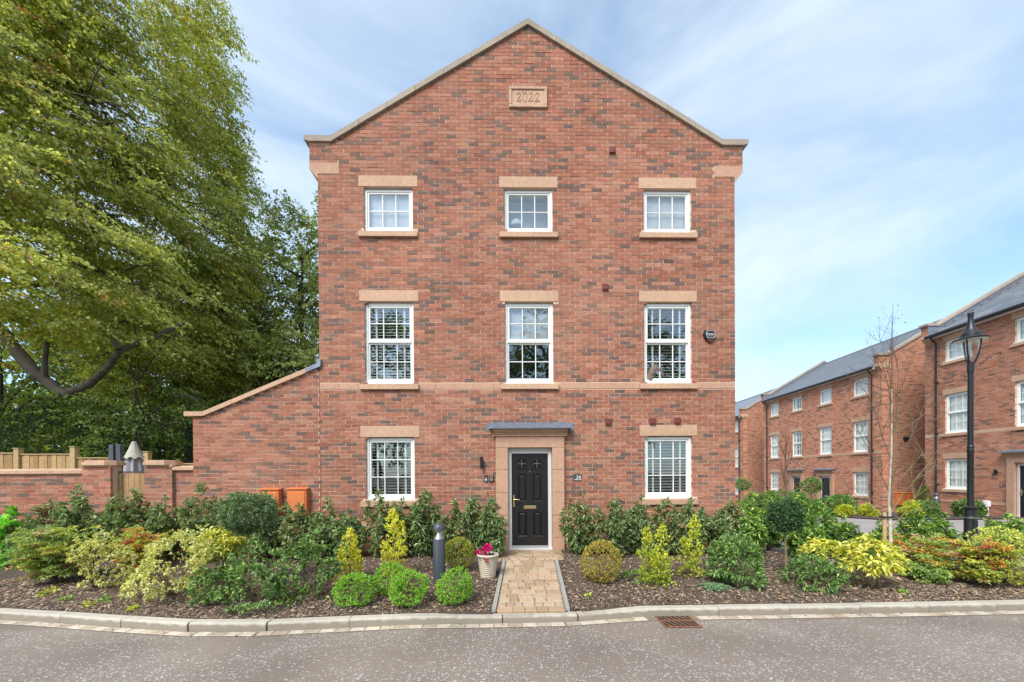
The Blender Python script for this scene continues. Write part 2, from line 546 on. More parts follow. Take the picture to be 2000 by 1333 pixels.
def pick(cols, n, rg=rng, jit=0.18, hue=0.02):
    """n colours drawn from weighted (w, rgb) list with brightness jitter"""
    w = np.array([c[0] for c in cols], float); w /= w.sum()
    pal = np.array([c[1] for c in cols], float)
    i = rg.choice(len(cols), n, p=w)
    c = pal[i] * (1 + jit * rg.standard_normal((n, 1))).clip(0.5, 1.7)
    return (c * (1 + hue * rg.standard_normal((n, 3)))).clip(0.004, 0.95)


# ================================================================== ground levels
def gz(x, y):
    """height of the made ground"""
    if y < -0.8: return max(0.078 * (y + 0.8), -0.19)
    if y > 3.9: return -0.06 * (min(y, 70.0) - 3.9)
    return 0.0


def bedz(x, y):
    t = max(0.0, min(1.0, (y - kerb_y(x)) / 0.16))
    return -0.192 * (1 - t) + (gz(x, y) + 0.006) * t


def sheet(name, poly_x, ys, zoff, mat, kind='structure'):
    """strip of ground: poly_x(y) gives (x0, x1); one row of quads per y step"""
    b = MB()
    for ya, yb in zip(ys[:-1], ys[1:]):
        xa0, xa1 = poly_x(ya); xb0, xb1 = poly_x(yb)
        b.face([(xa0, ya, gz(0, ya) + zoff), (xa1, ya, gz(0, ya) + zoff), (xb1, yb, gz(0, yb) + zoff), (xb0, yb, gz(0, yb) + zoff)])
    o = b.build(name, mat)
    o['kind'] = kind
    return o


KB = [(-16.0, -1.9), (-9.0, -2.40), (-6.6, -2.70), (-5.8, -2.82), (-4.6, -3.05), (-3.6, -3.22), (-2.9, -3.24), (-2.35, -3.19), (-1.17, -3.08), (-0.17, -3.08),
      (0.78, -3.06), (1.24, -2.99), (1.73, -2.92), (3.4, -2.915), (5.1, -2.90), (6.86, -2.86), (10.0, -2.76), (14.0, -2.6), (20.0, -2.4)]


def kerb_y(x):
    return float(np.interp(x, [p[0] for p in KB], [p[1] for p in KB]))


ROADZ = -0.285


def build_ground():
    b = MB()                                                    # one sheet reaching the horizon
    xs = [-700, -200, -60, -30, -16, 16, 40, 90, 300, 700]
    ys = [-600, -150, -60, -30, -16, -2.9, -0.8, 0, 3.9, 12, 30, 70, 200, 700]
    def zz(y): return (gz(0, y) if y > -2.9 else ROADZ) - 0.12 - (0.25 if y <= -2.9 else 0)
    for xa, xb in zip(xs[:-1], xs[1:]):
        for ya, yb in zip(ys[:-1], ys[1:]):
            b.face([(xa, ya, zz(ya)), (xb, ya, zz(ya)), (xb, yb, zz(yb)), (xa, yb, zz(yb))])
    struct(b.build('ground', EARTH))
    b = MB()                                                    # the road in front, up to the kerb foot
    px = np.linspace(-40, 60, 101)
    for xa, xb in zip(px[:-1], px[1:]):
        b.face([(xa, -14, ROADZ), (xb, -14, ROADZ), (xb, kerb_y(xb) - 0.10, ROADZ), (xa, kerb_y(xa) - 0.10, ROADZ)])
    struct(b.build('road', ROAD))
    # bark mulched bed in front of the house, finely wavy
    b = MB()
    px = np.linspace(-16, 9.8, 130)
    for xa, xb in zip(px[:-1], px[1:]):
        for k in range(14):
            def pt(x, k):
                y0 = kerb_y(x) - 0.03
                y1 = -0.02 if x < 4.9 else (-0.02 + (x - 4.9) * -2.2 if x < 5.6 else -1.56)
                y = y0 + (y1 - y0) * k / 14
                h = 0.016 * math.sin(x * 7.1 + k * 1.7) + 0.014 * math.sin(x * 3.3 - k * 2.1)
                edge = min(1.0, k / 2.0, (14 - k) / 2.0)
                dp = abs(x - (0.50 + (y + 0.1) * 0.062))
                if dp < 0.62: edge *= max(0.0, (dp - 0.5) / 0.12)
                return (x, y, bedz(x, y) + h * edge - (0.05 if dp < 0.5 else 0))
            b.face([pt(xa, k), pt(xb, k), pt(xb, k + 1), pt(xa, k + 1)])
    struct(b.build('planting_bed', SOIL, smooth=True))
    # paths of pale tarmac to the right of the house
    struct(sheet('side_road', lambda y: (5.05, 16.5 + 0.073 * y), [-1.62, 0, 3.9, 10, 20, 34, 60], -0.012, TARMAC))
    struct(sheet('far_verge', lambda y: (12.0 + 0.073 * y, 17.4 + 0.073 * y), [4.6, 8, 12, 18, 24, 34], 0.02, SOIL))
    struct(sheet('lawn', lambda y: (-16.0, -8.05 + (y + 1.75) * -0.7), [-1.78, -1.5, -1.05], 0.012, GRASSG))
    struct(sheet('garden_lawn', lambda y: (-40.0, -3.9), [0.4, 3.9, 9], 0.03, GRASSG))


build_ground()


# ------------------------------------------------------------------ kerb, channel, path
def along(x0, x1, step):
    """points along the kerb line with tangent, by arc length"""
    out = []; x = x0
    while x < x1:
        dy = (kerb_y(x + 0.02) - kerb_y(x - 0.02)) / 0.04
        out.append((x, kerb_y(x), math.atan(dy)))
        x += step / math.hypot(1, dy)
    return out


def kerb_grime():
    t = KERB.node_tree; p = t.nodes['Principled BSDF']
    src = p.inputs['Base Color'].links[0].from_socket
    tc = N(t, 'ShaderNodeTexCoord'); sp = N(t, 'ShaderNodeSeparateXYZ'); t.links.new(tc.outputs['Object'], sp.inputs[0])
    n = N(t, 'ShaderNodeTexNoise', Scale=9.0, Detail=6.0); t.links.new(tc.outputs['Object'], n.inputs['Vector'])
    a = N(t, 'ShaderNodeMath', operation='MULTIPLY_ADD'); t.links.new(n.outputs['Fac'], a.inputs[0]); a.inputs[1].default_value = -0.09; t.links.new(sp.outputs['Z'], a.inputs[2])
    f = ramp(t, a.outputs[0], [(0.0, (.72, .72, .72)), (0.022, (.12, .12, .12)), (0.05, (0, 0, 0))])
    t.links.new(mixc(t, f, src, (.20, .165, .12)), p.inputs['Base Color'])


kerb_grime()


def build_kerb():
    root = thing('kerb', 'pale concrete kerb running along the front of the planting bed', 'kerb')
    st = along(-15.5, 19.5, 0.915)
    protos = []
    for i in range(len(st) - 1):
        (xa, ya, _), (xb, yb, _) = st[i], st[i + 1]
        L = math.hypot(xb - xa, yb - ya); a = math.atan2(yb - ya, xb - xa)
        xm = (xa + xb) / 2
        def drop(x): return 0.022 * max(0.0, min(1.0, 1.0 - max(0.0, abs(x - 0.32) - 0.62) / 0.85))
        b = MB()
        n = 6; w = 0.128
        prof = [(-w, -0.30), (-w, 0.085 - 0.022), (-w + 0.007, 0.085 - 0.008), (-w + 0.02, 0.085), (-0.004, 0.085), (0, 0.081), (0, -0.30)]
        k0 = len(b.v)
        g = 0.004
        for j in range(n + 1):
            t = g + (L - 2 * g) * j / n
            xw = xa + math.cos(a) * t
            d = drop(xw)
            for (py, pz) in prof: b.v.append((t, py, pz - (d if pz > 0 else 0)))
        m = len(prof)
        for j in range(n):
            for q in range(m - 1):
                p0 = k0 + j * m + q
                b.f.append((p0, p0 + m, p0 + m + 1, p0 + 1)); b.c.append(None)
        b.f.append(tuple(k0 + q for q in range(m))); b.c.append(None)
        b.f.append(tuple(k0 + n * m + q for q in range(m))[::-1]); b.c.append(None)
        o = b.build('kerb_stone', KERB, root, loc=(xa, ya, -0.265 + random.uniform(-0.002, 0.002)))
        o.rotation_euler = (0, 0, a)
    ch = struct(bpy.data.objects.new('channel', None)); COL.objects.link(ch)
    protos = []
    for k in range(8):
        b = MB(); b.cur = tuple(pick([(3, (0.50, 0.43, 0.335)), (2, (0.43, 0.36, 0.27)), (1, (0.36, 0.29, 0.21))], 1, jit=0.08)[0])
        b.cbox(-0.083, 0.083, -0.052, 0.052, -0.06, 0.0, 0.006)
        protos.append(b.mesh('channel_sett', SETT))
    for i, (x, y, a) in enumerate(along(-9.5, 11.0, 0.170)):
        if 1.80 < x < 2.36: continue
        o = link('channel_sett', protos[i % 8], ch, (x + math.sin(a) * 0.188, y - math.cos(a) * 0.188, ROADZ + 0.010 + random.uniform(-0.003, 0.003)), (random.uniform(-.01, .01), 0, a))
    bs = MB()
    xs = np.linspace(-15, 18, 120)
    for xa, xb in zip(xs[:-1], xs[1:]):
        bs.face([(xa, kerb_y(xa) - 0.255, ROADZ + 0.004), (xb, kerb_y(xb) - 0.255, ROADZ + 0.004), (xb, kerb_y(xb) - 0.1, ROADZ + 0.004), (xa, kerb_y(xa) - 0.1, ROADZ + 0.004)])
    bs.build('channel_bed', SAND, ch)


build_kerb()


def build_path():
    root = struct(bpy.data.objects.new('path', None)); COL.objects.link(root)
    protos = []
    pal = [(4, (0.42, 0.30, 0.185)), (3, (0.37, 0.255, 0.155)), (2, (0.45, 0.335, 0.22)), (1.5, (0.39, 0.285, 0.20)), (1, (0.31, 0.22, 0.14))]
    for w in (0.105, 0.152, 0.205):
        row = []
        for k in range(7):
            b = MB(); b.cur = tuple(pick(pal, 1, jit=0.1)[0])
            b.cbox(-w / 2 + .004, w / 2 - .004, -0.0695, 0.0695, -0.06, 0.0, 0.009)
            row.append(b.mesh('paving_block', PAVER))
        protos.append((w, row))
    y = -0.175; r = 0
    def place(x, y, pi):
        z = gz(x, y) + 0.012 + random.uniform(-0.002, 0.003)
        link('paving_block', random.choice(protos[pi][1]), root, (x, y, z), (math.atan(0.078) if y < -0.8 else 0, random.uniform(-.01, .01), random.uniform(-.012, .012)))
    while y > -3.03:
        c = 0.50 + (y + 0.1) * 0.062
        half = 0.86 if y > -0.98 else 0.425
        if y > -0.98: x0, x1 = c - 0.62, c + 0.62
        else: x0, x1 = c - half, c + half
        x = x0
        seq = []
        while x < x1 - 0.05:
            rem = x1 - x
            if rem < 0.13: w = 0
            elif rem < 0.18: w = 1
            elif rem < 0.24: w = 2
            else: w = random.choice([0, 1, 1, 1, 2, 2])
            seq.append((x, w)); x += protos[w][0]
        sc = (x1 - x0) / (x - x0)
        for (xx, w) in seq:
            place(x0 + (xx - x0 + protos[w][0] / 2) * sc, y, w)
        y -= 0.1425
    b = MB()
    for ya, yb in ((-3.08, -0.8), (-0.8, -0.08)):
        ca, cb = 0.5 + (ya + .1) * .062, 0.5 + (yb + .1) * .062
        w = 0.46 if ya < -0.9 else 0.66
        b.face([(ca - w, ya, gz(0, ya) + 0.001), (ca + w, ya, gz(0, ya) + 0.001), (cb + w, yb, gz(0, yb) + 0.001), (cb - w, yb, gz(0, yb) + 0.001)])
    b.build('joint_bed', SAND, root)
    for s in (-1, 1):                                           # concrete edging, each length its own piece
        for ya, yb in ((-1.0, -1.62), (-1.625, -2.3), (-2.305, -3.06)):
            ca, cb = 0.5 + (ya + .1) * .062 + s * 0.462, 0.5 + (yb + .1) * .062 + s * 0.462
            b = MB()
            za, zb = gz(0, ya) + 0.028, gz(0, yb) + 0.028
            w = 0.026
            P = [(ca - w, ya, za - .1), (ca + w, ya, za - .1), (cb + w, yb, zb - .1), (cb - w, yb, zb - .1), (ca - w, ya, za), (ca + w, ya, za), (cb + w, yb, zb), (cb - w, yb, zb)]
            for f in ((0, 1, 5, 4), (1, 2, 6, 5), (2, 3, 7, 6), (3, 0, 4, 7), (4, 5, 6, 7)): b.face([P[i] for i in f])
            b.build('edging_strip', EDGE, root)
    # side strips of the same edging across the top of the beds by the door
build_path()


def build_drain():
    t = thing('drain_grating', 'rusty iron drain grating set in the road below the kerb', 'drain', (2.09, -3.20, ROADZ + 0.006), R(-2))
    b = MB(); b.face([(-.2, -.2, 0.002), (.2, -.2, 0.002), (.2, .19, 0.002), (-.2, .19, 0.002)])
    b.build('drain_pit_shade', DARK, t)  # flat dark sheet, its colour stands in for shade down the drain
    b = MB()
    b.box(-.215, .215, -.215, -.195, 0, .010); b.box(-.215, .215, .18, .20, 0, .010); b.box(-.215, -.20, -.195, .18, 0, .010); b.box(.20, .215, -.195, .18, 0, .010)
    b.box(-.20, .20, -.010, .010, 0, .009)
    b.build('grate_frame', RUST, t)
    for k in range(6):
        for y0, y1 in ((-.195, -.010), (.010, .18)):
            x = -.158 + k * .063
            b = MB(); s = 0.03
            b.prism([(x - .0075 - s, y1), (x + .0075 - s, y1), (x + .0075 + s, y0), (x - .0075 + s, y0)], 2, .004, .0085)
            b.build('grate_bar', RUST, t)


build_drain()


# ================================================================== brickwork
BCOL = [(5.5, (0.355, 0.143, 0.090)), (4.0, (0.315, 0.119, 0.076)), (2.6, (0.375, 0.174, 0.116)), (1.3, (0.270, 0.124, 0.087)), (1.4, (0.190, 0.110, 0.086)), (0.9, (0.150, 0.095, 0.078))]


TCOL = [(5.5, (0.430, 0.185, 0.112)), (4.0, (0.385, 0.152, 0.092)), (2.6, (0.455, 0.215, 0.140)), (1.3, (0.33, 0.155, 0.105)), (0.9, (0.20, 0.120, 0.095)), (0.4, (0.155, 0.10, 0.083))]


def in_clusters(x, z):
    return 0.5 + 0.5 * math.sin(x * 1.3 + 2.1 * math.sin(z * 0.9)) * math.sin(z * 1.7 + 1.3 * math.sin(x * 0.7))


def brick_layout(x0, x1, z0, z1, holes, lim=None, half0=0):
    out = []
    r = int(round(z0 / 0.075))
    z = r * 0.075
    while z < z1 - 0.03:
        a, b = (x0, x1) if lim is None else lim(z + 0.0375)
        a, b = max(a, x0), min(b, x1)
        spans = [(a, b)]
        for (hx0, hx1, hz0, hz1) in holes:
            if z + 0.066 > hz0 + 0.004 and z < hz1 - 0.004:
                ns = []
                for (s0, s1) in spans:
                    if hx1 <= s0 or hx0 >= s1: ns.append((s0, s1)); continue
                    if hx0 > s0: ns.append((s0, hx0))
                    if hx1 < s1: ns.append((hx1, s1))
                spans = ns
        off = (0.1125 if (r + half0) % 2 else 0.0)
        pieces = [(s0, s1, z + 0.005, z + 0.070) for (s0, s1) in spans]
        for (hx0, hx1, hz0, hz1) in holes:                       # courses cut by a lintel or sill
            lo, hi = z + 0.005, z + 0.070
            if hz0 < lo < hz1 < hi - 0.016: pieces.append((max(hx0, a), min(hx1, b), hz1 + 0.004, hi))
            elif lo + 0.016 < hz0 < hi < hz1: pieces.append((max(hx0, a), min(hx1, b), lo, hz0 - 0.004))
        for (s0, s1, zl, zh) in pieces:
            k = math.floor((s0 - x0 - off) / 0.225)
            x = x0 + off + k * 0.225
            while x < s1:
                xa, xb = max(x, s0), min(x + 0.215, s1)
                zm = (zl + zh) / 2; xm = (xa + xb) / 2
                inside = any(h[0] < xm < h[1] and h[2] < zm < h[3] for h in holes)
                if xb - xa > 0.025 and not inside: out.append((xa, xb, zl, zh, xb - xa > 0.214 and zh - zl > 0.064))
                x += 0.225
        z += 0.075; r += 1
    return out


def brick_verts(b, xa, xb, za, zb, y=0.0, j=0.0022, depth=0.05):
    p = -0.0012 - abs(random.gauss(0, 0.0020))
    def J(): return random.uniform(-j, j)
    k = len(b.v)
    y += p
    b.v += [(xa + J(), y + J() * 0.35, za + J()), (xb + J(), y + J() * 0.35, za + J()), (xb + J(), y + J() * 0.35, zb + J()), (xa + J(), y + J() * 0.35, zb + J()),
            (xa, y + depth, za), (xb, y + depth, za), (xb, y + depth, zb), (xa, y + depth, zb)]
    for f in ((0, 1, 2, 3), (1, 5, 6, 2), (4, 0, 3, 7), (3, 2, 6, 7), (4, 5, 1, 0)):
        b.f.append(tuple(k + i for i in f)); b.c.append(b.cur)


BPROTO = []; TPROTO = []
for _k in range(72):
    _b = MB(); _b.cur = tuple(pick(BCOL if _k % 2 else TCOL, 1, jit=0.11)[0])
    brick_verts(_b, -0.1075, 0.1075, -0.0325, 0.0325)
    (BPROTO if _k % 2 else TPROTO).append(_b.mesh('brick', BRICK))


def lay_bricks(root, layout, score, nmax=300, y=0.0, rest_name='brickwork', pal=None):
    """the nmax full bricks with the best score become objects, all others one mesh"""
    full = [i for i, l in enumerate(layout) if l[4]]
    full.sort(key=lambda i: score((layout[i][0] + layout[i][1]) / 2, layout[i][2]))
    sel = set(full[:nmax])
    cols = pick(pal or BCOL, len(layout), jit=0.085)
    b = MB()
    for i, (xa, xb, za, zb, f) in enumerate(layout):
        if i in sel:
            link('brick', random.choice(TPROTO if pal else BPROTO), root, ((xa + xb) / 2, y, (za + zb) / 2))
        else:
            c = cols[i]
            cl = in_clusters((xa + xb) / 2, za)
            if random.random() < 0.09 * cl ** 2: c = np.array((0.175, 0.106, 0.084)) * random.uniform(0.8, 1.25)
            b.cur = tuple(c)
            brick_verts(b, xa, xb, za, zb, y)
    if b.f:
        o = b.build(rest_name, BRICK, root)
        o['kind'] = 'stuff'


def wall_cells(b, x0, x1, z0, z1, holes, y0, y1):
    """solid wall pieces round rectangular holes"""
    xs = sorted(set([x0, x1] + [min(max(h[i], x0), x1) for h in holes for i in (0, 1)]))
    zs = sorted(set([z0, z1] + [min(max(h[i], z0), z1) for h in holes for i in (2, 3)]))
    for za, zb in zip(zs[:-1], zs[1:]):
        run = None
        for xa, xb in zip(xs[:-1], xs[1:]):
            xm, zm = (xa + xb) / 2, (za + zb) / 2
            hole = any(h[0] < xm < h[1] and h[2] < zm < h[3] for h in holes)
            if hole:
                if run: b.box(run[0], run[1], y0, y1, za, zb); run = None
            else:
                run = (run[0], xb) if run else (xa, xb)
        if run: b.box(run[0], run[1], y0, y1, za, zb)


# ------------------------------------------------------------------ windows
WM = {}


def window_meshes(kind, w, h, far):
    key = (kind, round(w, 3), round(h, 3), far)
    if key in WM: return WM[key]
    g = GLASS_FAR if far else GLASS
    fr = MB(); bars = []; panes = []
    f = 0.055
    fr.fbox(-w / 2, -w / 2 + f, 0, .07, 0.03, h, .006); fr.fbox(w / 2 - f, w / 2, 0, .07, 0.03, h, .006)
    fr.fbox(-w / 2 + f, w / 2 - f, 0.001, .07, h - f, h, .006); fr.fbox(-w / 2 + f, w / 2 - f, 0.001, .07, 0.03, .03 + f, .006)
    fr.prism([(-.045, 0.0), (-.045, .014), (.0, .030), (.07, .030), (.07, 0.0)], 0, -w / 2 - .022, w / 2 + .022)   # projecting plastic cill
    def sash(z0, z1, nx, nz, s=0.032, y=0.012):
        a, c = -w / 2 + f + 0.003, w / 2 - f - 0.003
        fr.fbox(a, a + s, y, y + .045, z0, z1, .006); fr.fbox(c - s, c, y, y + .045, z0, z1, .006)
        fr.fbox(a + s, c - s, y + .001, y + .045, z0, z0 + s, .006); fr.fbox(a + s, c - s, y + .001, y + .045, z1 - s, z1, .006)
        gx0, gx1, gz0, gz1 = a + s, c - s, z0 + s, z1 - s
        bw = 0.009
        px = [gx0 + (gx1 - gx0) * i / nx for i in range(nx + 1)]
        pz = [gz0 + (gz1 - gz0) * i / nz for i in range(nz + 1)]
        for x in px[1:-1]: bars.append((x - bw, x + bw, y + .012, y + .036, gz0, gz1))
        for z in pz[1:-1]: bars.append((gx0, gx1, y + .0145, y + .034, z - bw, z + bw))
        for i in range(nx):
            for k in range(nz):
                panes.append(((px[i] + px[i + 1]) / 2, y + .024, (pz[k] + pz[k + 1]) / 2, px[i + 1] - px[i] - .012, pz[k + 1] - pz[k] - .012))
    lo = .03 + f + .003; hi = h - f - .003
    if kind == 'top': sash(lo, hi, 3, 2)
    elif kind == 'ground': sash(lo, hi, 3, 3)
    else:
        mid = .03 + (h - .03) * 0.515
        fr.fbox(-w / 2 + f, w / 2 - f, -0.006, .07, mid - .022, mid + .022, .006)
        sash(mid + .024, hi, 3, 2, 0.036, 0.006); sash(lo, mid - .024, 3, 2, 0.026, 0.02)
    bm = []
    for q in bars:
        m = MB(); m.fbox(*q, 0.004); bm.append(m.mesh('glazing_bar', UPVC))
    pm = []
    seen = {}
    for (x, y, z, pw, ph) in panes:
        kk = (round(pw, 3), round(ph, 3))
        if kk not in seen:
            m = MB(); m.box(-pw / 2, pw / 2, -.003, .003, -ph / 2, ph / 2); seen[kk] = m.mesh('pane', g)
        pm.append((seen[kk], (x, y, z)))
    WM[key] = (fr.mesh('window', UPVC), bm, pm)
    return WM[key]


def place_window(parent, kind, cx, z0, z1, w=0.975, y=0.055, far=False, blind=None):
    fm, bm, pm = window_meshes(kind, w, z1 - z0, far)
    o = link('window', fm, parent, (cx, y, z0))
    for m in bm: link('glazing_bar', m, o)
    for m, l in pm: link('pane', m, o, l)
    if blind is not None:
        key = ('blind', round(w, 3), round(z1 - z0, 3), blind)
        if key not in WM:
            b = MB(); n = 44; h = z1 - z0
            pr = []
            for i in range(n + 1):
                x = -w / 2 + .05 + (w - .1) * i / n
                pr.append((x, .105 + (0.015 * math.sin(i * 1.9 + blind) + .012 * math.sin(i * .7))))
            for (a, c) in zip(pr[:-1], pr[1:]):
                xm = abs((a[0] + c[0]) / 2)
                if blind == 1 and xm < 0.16: continue
                b.face([(a[0], a[1], .06), (c[0], c[1], .06), (c[0], c[1], h - .04), (a[0], a[1], h - .04)])
            WM[key] = b.mesh('curtain', NET, True)
        link('curtain', WM[key], o)
    return o


def stone_sill(parent, cx, ztop, w=1.165, h=0.118, mat=STONE, y=-0.058):
    b = MB(); b.prism([(y, ztop - h), (y, ztop - .018), (.06, ztop), (.06, ztop - h)], 0, cx - w / 2, cx + w / 2)
    b.build('sill', mat, parent)


def stone_lintel(parent, cx, z0, w=1.175, h=0.222, mat=STONE):
    b = MB(); b.fbox(cx - w / 2, cx + w / 2, -.008, .09, z0, z0 + h, .005)
    b.build('lintel', mat, parent)


# ------------------------------------------------------------------ doors
def build_door(parent, cx, z0=0.0, far=False, y=0.0, hand=1):
    """stone surround with cornice and lead hood, black panelled door; cx is the door's centre"""
    pr = -0.075                                                  # face of the surround
    hw, ow = 0.444, 0.685
    zt = 2.055 + z0
    for s in (-1, 1):
        zz = [z0 - .05, z0 + .25, z0 + .70, z0 + 1.155, z0 + 1.61, zt] if not far else [z0 - .05, zt]
        for a, c in zip(zz[:-1], zz[1:]):
            b = MB(); xa, xb = (hw, ow) if s > 0 else (-ow, -hw)
            b.fbox(cx + xa, cx + xb, pr, .10, a + .003, c - .003, .004)
            b.build('jamb_stone', STONE2, parent)
    b = MB(); b.fbox(cx - ow, cx + ow, pr - .002, .10, zt, zt + .225, .004); b.build('door_head_stone', STONE2, parent)
    b = MB()
    prof = [(.06, zt + .225), (pr - .03, zt + .225), (pr - .03, zt + .262), (pr - .05, zt + .268), (pr - .05, zt + .292), (pr - .072, zt + .298), (pr - .10, zt + .33), (pr - .10, zt + .365), (.06, zt + .365)]
    b.prism(prof, 0, cx - ow - .055, cx + ow + .055); b.build('cornice', STONE2, parent)
    b = MB()
    b.prism([(.05, zt + .366), (pr - .155, zt + .366), (pr - .155, zt + .42), (.05, zt + .485)], 0, cx - ow - .13, cx + ow + .13)
    hood = b.build('lead_hood', LEAD, parent)
    if not far:
        b = MB()
        b.box(cx - ow - .205, cx - ow - .135, -.012, .04, zt + .345, zt + .49); b.box(cx + ow + .135, cx + ow + .205, -.012, .04, zt + .345, zt + .49)
        b.box(cx - ow - .134, cx + ow + .134, -.008, .04, zt + .475, zt + .507)
        b.build('flashing', LEAD, hood)
        b = MB(); b.box(cx - .016, cx + .016, pr - .158, .0, zt + .36, zt + .432); b.build('welt', LEAD, hood)
    yd = 0.045
    b = MB()
    b.fbox(cx - hw, cx - hw + .075, yd - .02, yd + .08, z0, zt, .006); b.fbox(cx + hw - .075, cx + hw, yd - .02, yd + .08, z0, zt, .006)
    b.fbox(cx - hw + .075, cx + hw - .075, yd - .019, yd + .08, zt - .115, zt, .006)
    b.build('door_frame', GREYF, parent)
    x0, x1 = cx - hw + .075, cx + hw - .075
    zb, zu = z0 + .075, zt - .118
    W = x1 - x0
    panes = [(x0 + W * .155, x0 + W * .405, zu - .30, zu - .105), (x0 + W * .575, x0 + W * .825, zu - .30, zu - .105)]
    pans = []
    for a, c in ((.175, .415), (.59, .83)):
        pans += [(x0 + W * a, x0 + W * c, z0 + .97, zu - .415), (x0 + W * a, x0 + W * c, z0 + .255, z0 + .755)]
    b = MB(); wall_cells(b, x0, x1, zb, zu, panes + pans, yd + .004, yd + .05)
    door = b.build('door', BLACKD, parent)
    for (a, c, d, e) in pans:                                   # sunk moulded panels
        b = MB(); m = 0.022
        k = [(a, d), (c, d), (c, e), (a, e)]; k2 = [(a + m, d + m), (c - m, d + m), (c - m, e - m), (a + m, e - m)]; m2 = 0.045
        k3 = [(a + m2, d + m2), (c - m2, d + m2), (c - m2, e - m2), (a + m2, e - m2)]
        ys = (yd + .006, yd + .026, yd + .008)
        for A_, B_, ya, yb in ((k, k2, ys[0], ys[1]), (k2, k3, ys[1], ys[2])):
            for i in range(4):
                j = (i + 1) % 4
                b.face([(A_[i][0], ya, A_[i][1]), (A_[j][0], ya, A_[j][1]), (B_[j][0], yb, B_[j][1]), (B_[i][0], yb, B_[i][1])])
        b.face([(p[0], ys[2], p[1]) for p in k3])
        b.build('door_panel', BLACKD, door)
    for (a, c, d, e) in panes:
        b = MB(); fw = .018
        b.fbox(a - .012, a + fw, yd - .006, yd + .03, d - .012, e + .012, .005); b.fbox(c - fw, c + .012, yd - .006, yd + .03, d - .012, e + .012, .005)
        b.fbox(a + fw, c - fw, yd - .005, yd + .03, e - fw, e + .012, .005); b.fbox(a + fw, c - fw, yd - .005, yd + .03, d - .012, d + fw, .005)
        b.build('glass_surround', BLACKD, door)
        b = MB(); b.box(a, c, yd + .012, yd + .018, d, e); b.build('pane', GLASS, door)
        if not far:
            b = MB(); m = (a + c) / 2; z = (d + e) / 2
            b.box(m - .004, m + .004, yd + .007, yd + .0115, d + .01, e - .01); b.box(a + .01, c - .01, yd + .0075, yd + .011, z - .004, z + .004)
            b.build('leaded_strip', STEEL, door)
    b = MB(); b.fbox(x0, x1, yd - .03, yd + .05, z0 + .03, z0 + .072, .008); b.build('threshold', STEEL, parent)
    b = MB(); b.box(cx - hw, cx + hw, -.09, yd + .1, z0 - .05, z0 + .028); b.build('door_step', GREYF, parent)
    hx = x0 + .045 if hand > 0 else x1 - .045
    b = MB()
    b.fbox(hx - .016, hx + .016, yd - .008, yd + .004, z0 + .86, z0 + 1.10, .003)
    b.tube([(hx, yd, z0 + 1.01), (hx, yd - .05, z0 + 1.01), (hx + hand * .02, yd - .056, z0 + 1.01), (hx + hand * .11, yd - .052, z0 + 1.008)], .009, 8)
    b.build('handle', BRASS, door, True)
    b = MB(); b.fbox(cx - .125, cx + .125, yd - .008, yd + .004, z0 + .815, z0 + .885, .006); b.fbox(cx - .105, cx + .105, yd - .014, yd - .007, z0 + .83, z0 + .868, .004)
    b.build('letter_plate', BRASS if not far else STEEL, door)
    if not far:
        b = MB(); b.lathe([(0.002, -.006), (.011, -.004), (.011, .004)], 12); o = b.build('peephole', STEEL, door); o.location = (cx, yd + .001, z0 + 1.575); o.rotation_euler = (R(90), 0, 0)
    return door


# ================================================================== the main house
HX = (-2.292, 0.5125, 3.329)
XL, XR, XC = -3.68, 4.70, 0.515
ROWS = {'top': (6.385, 7.275, 7.278, 6.385), 'first': (3.35, 4.992, 4.995, 3.35), 'ground': (1.010, 2.278, 2.281, 1.010)}


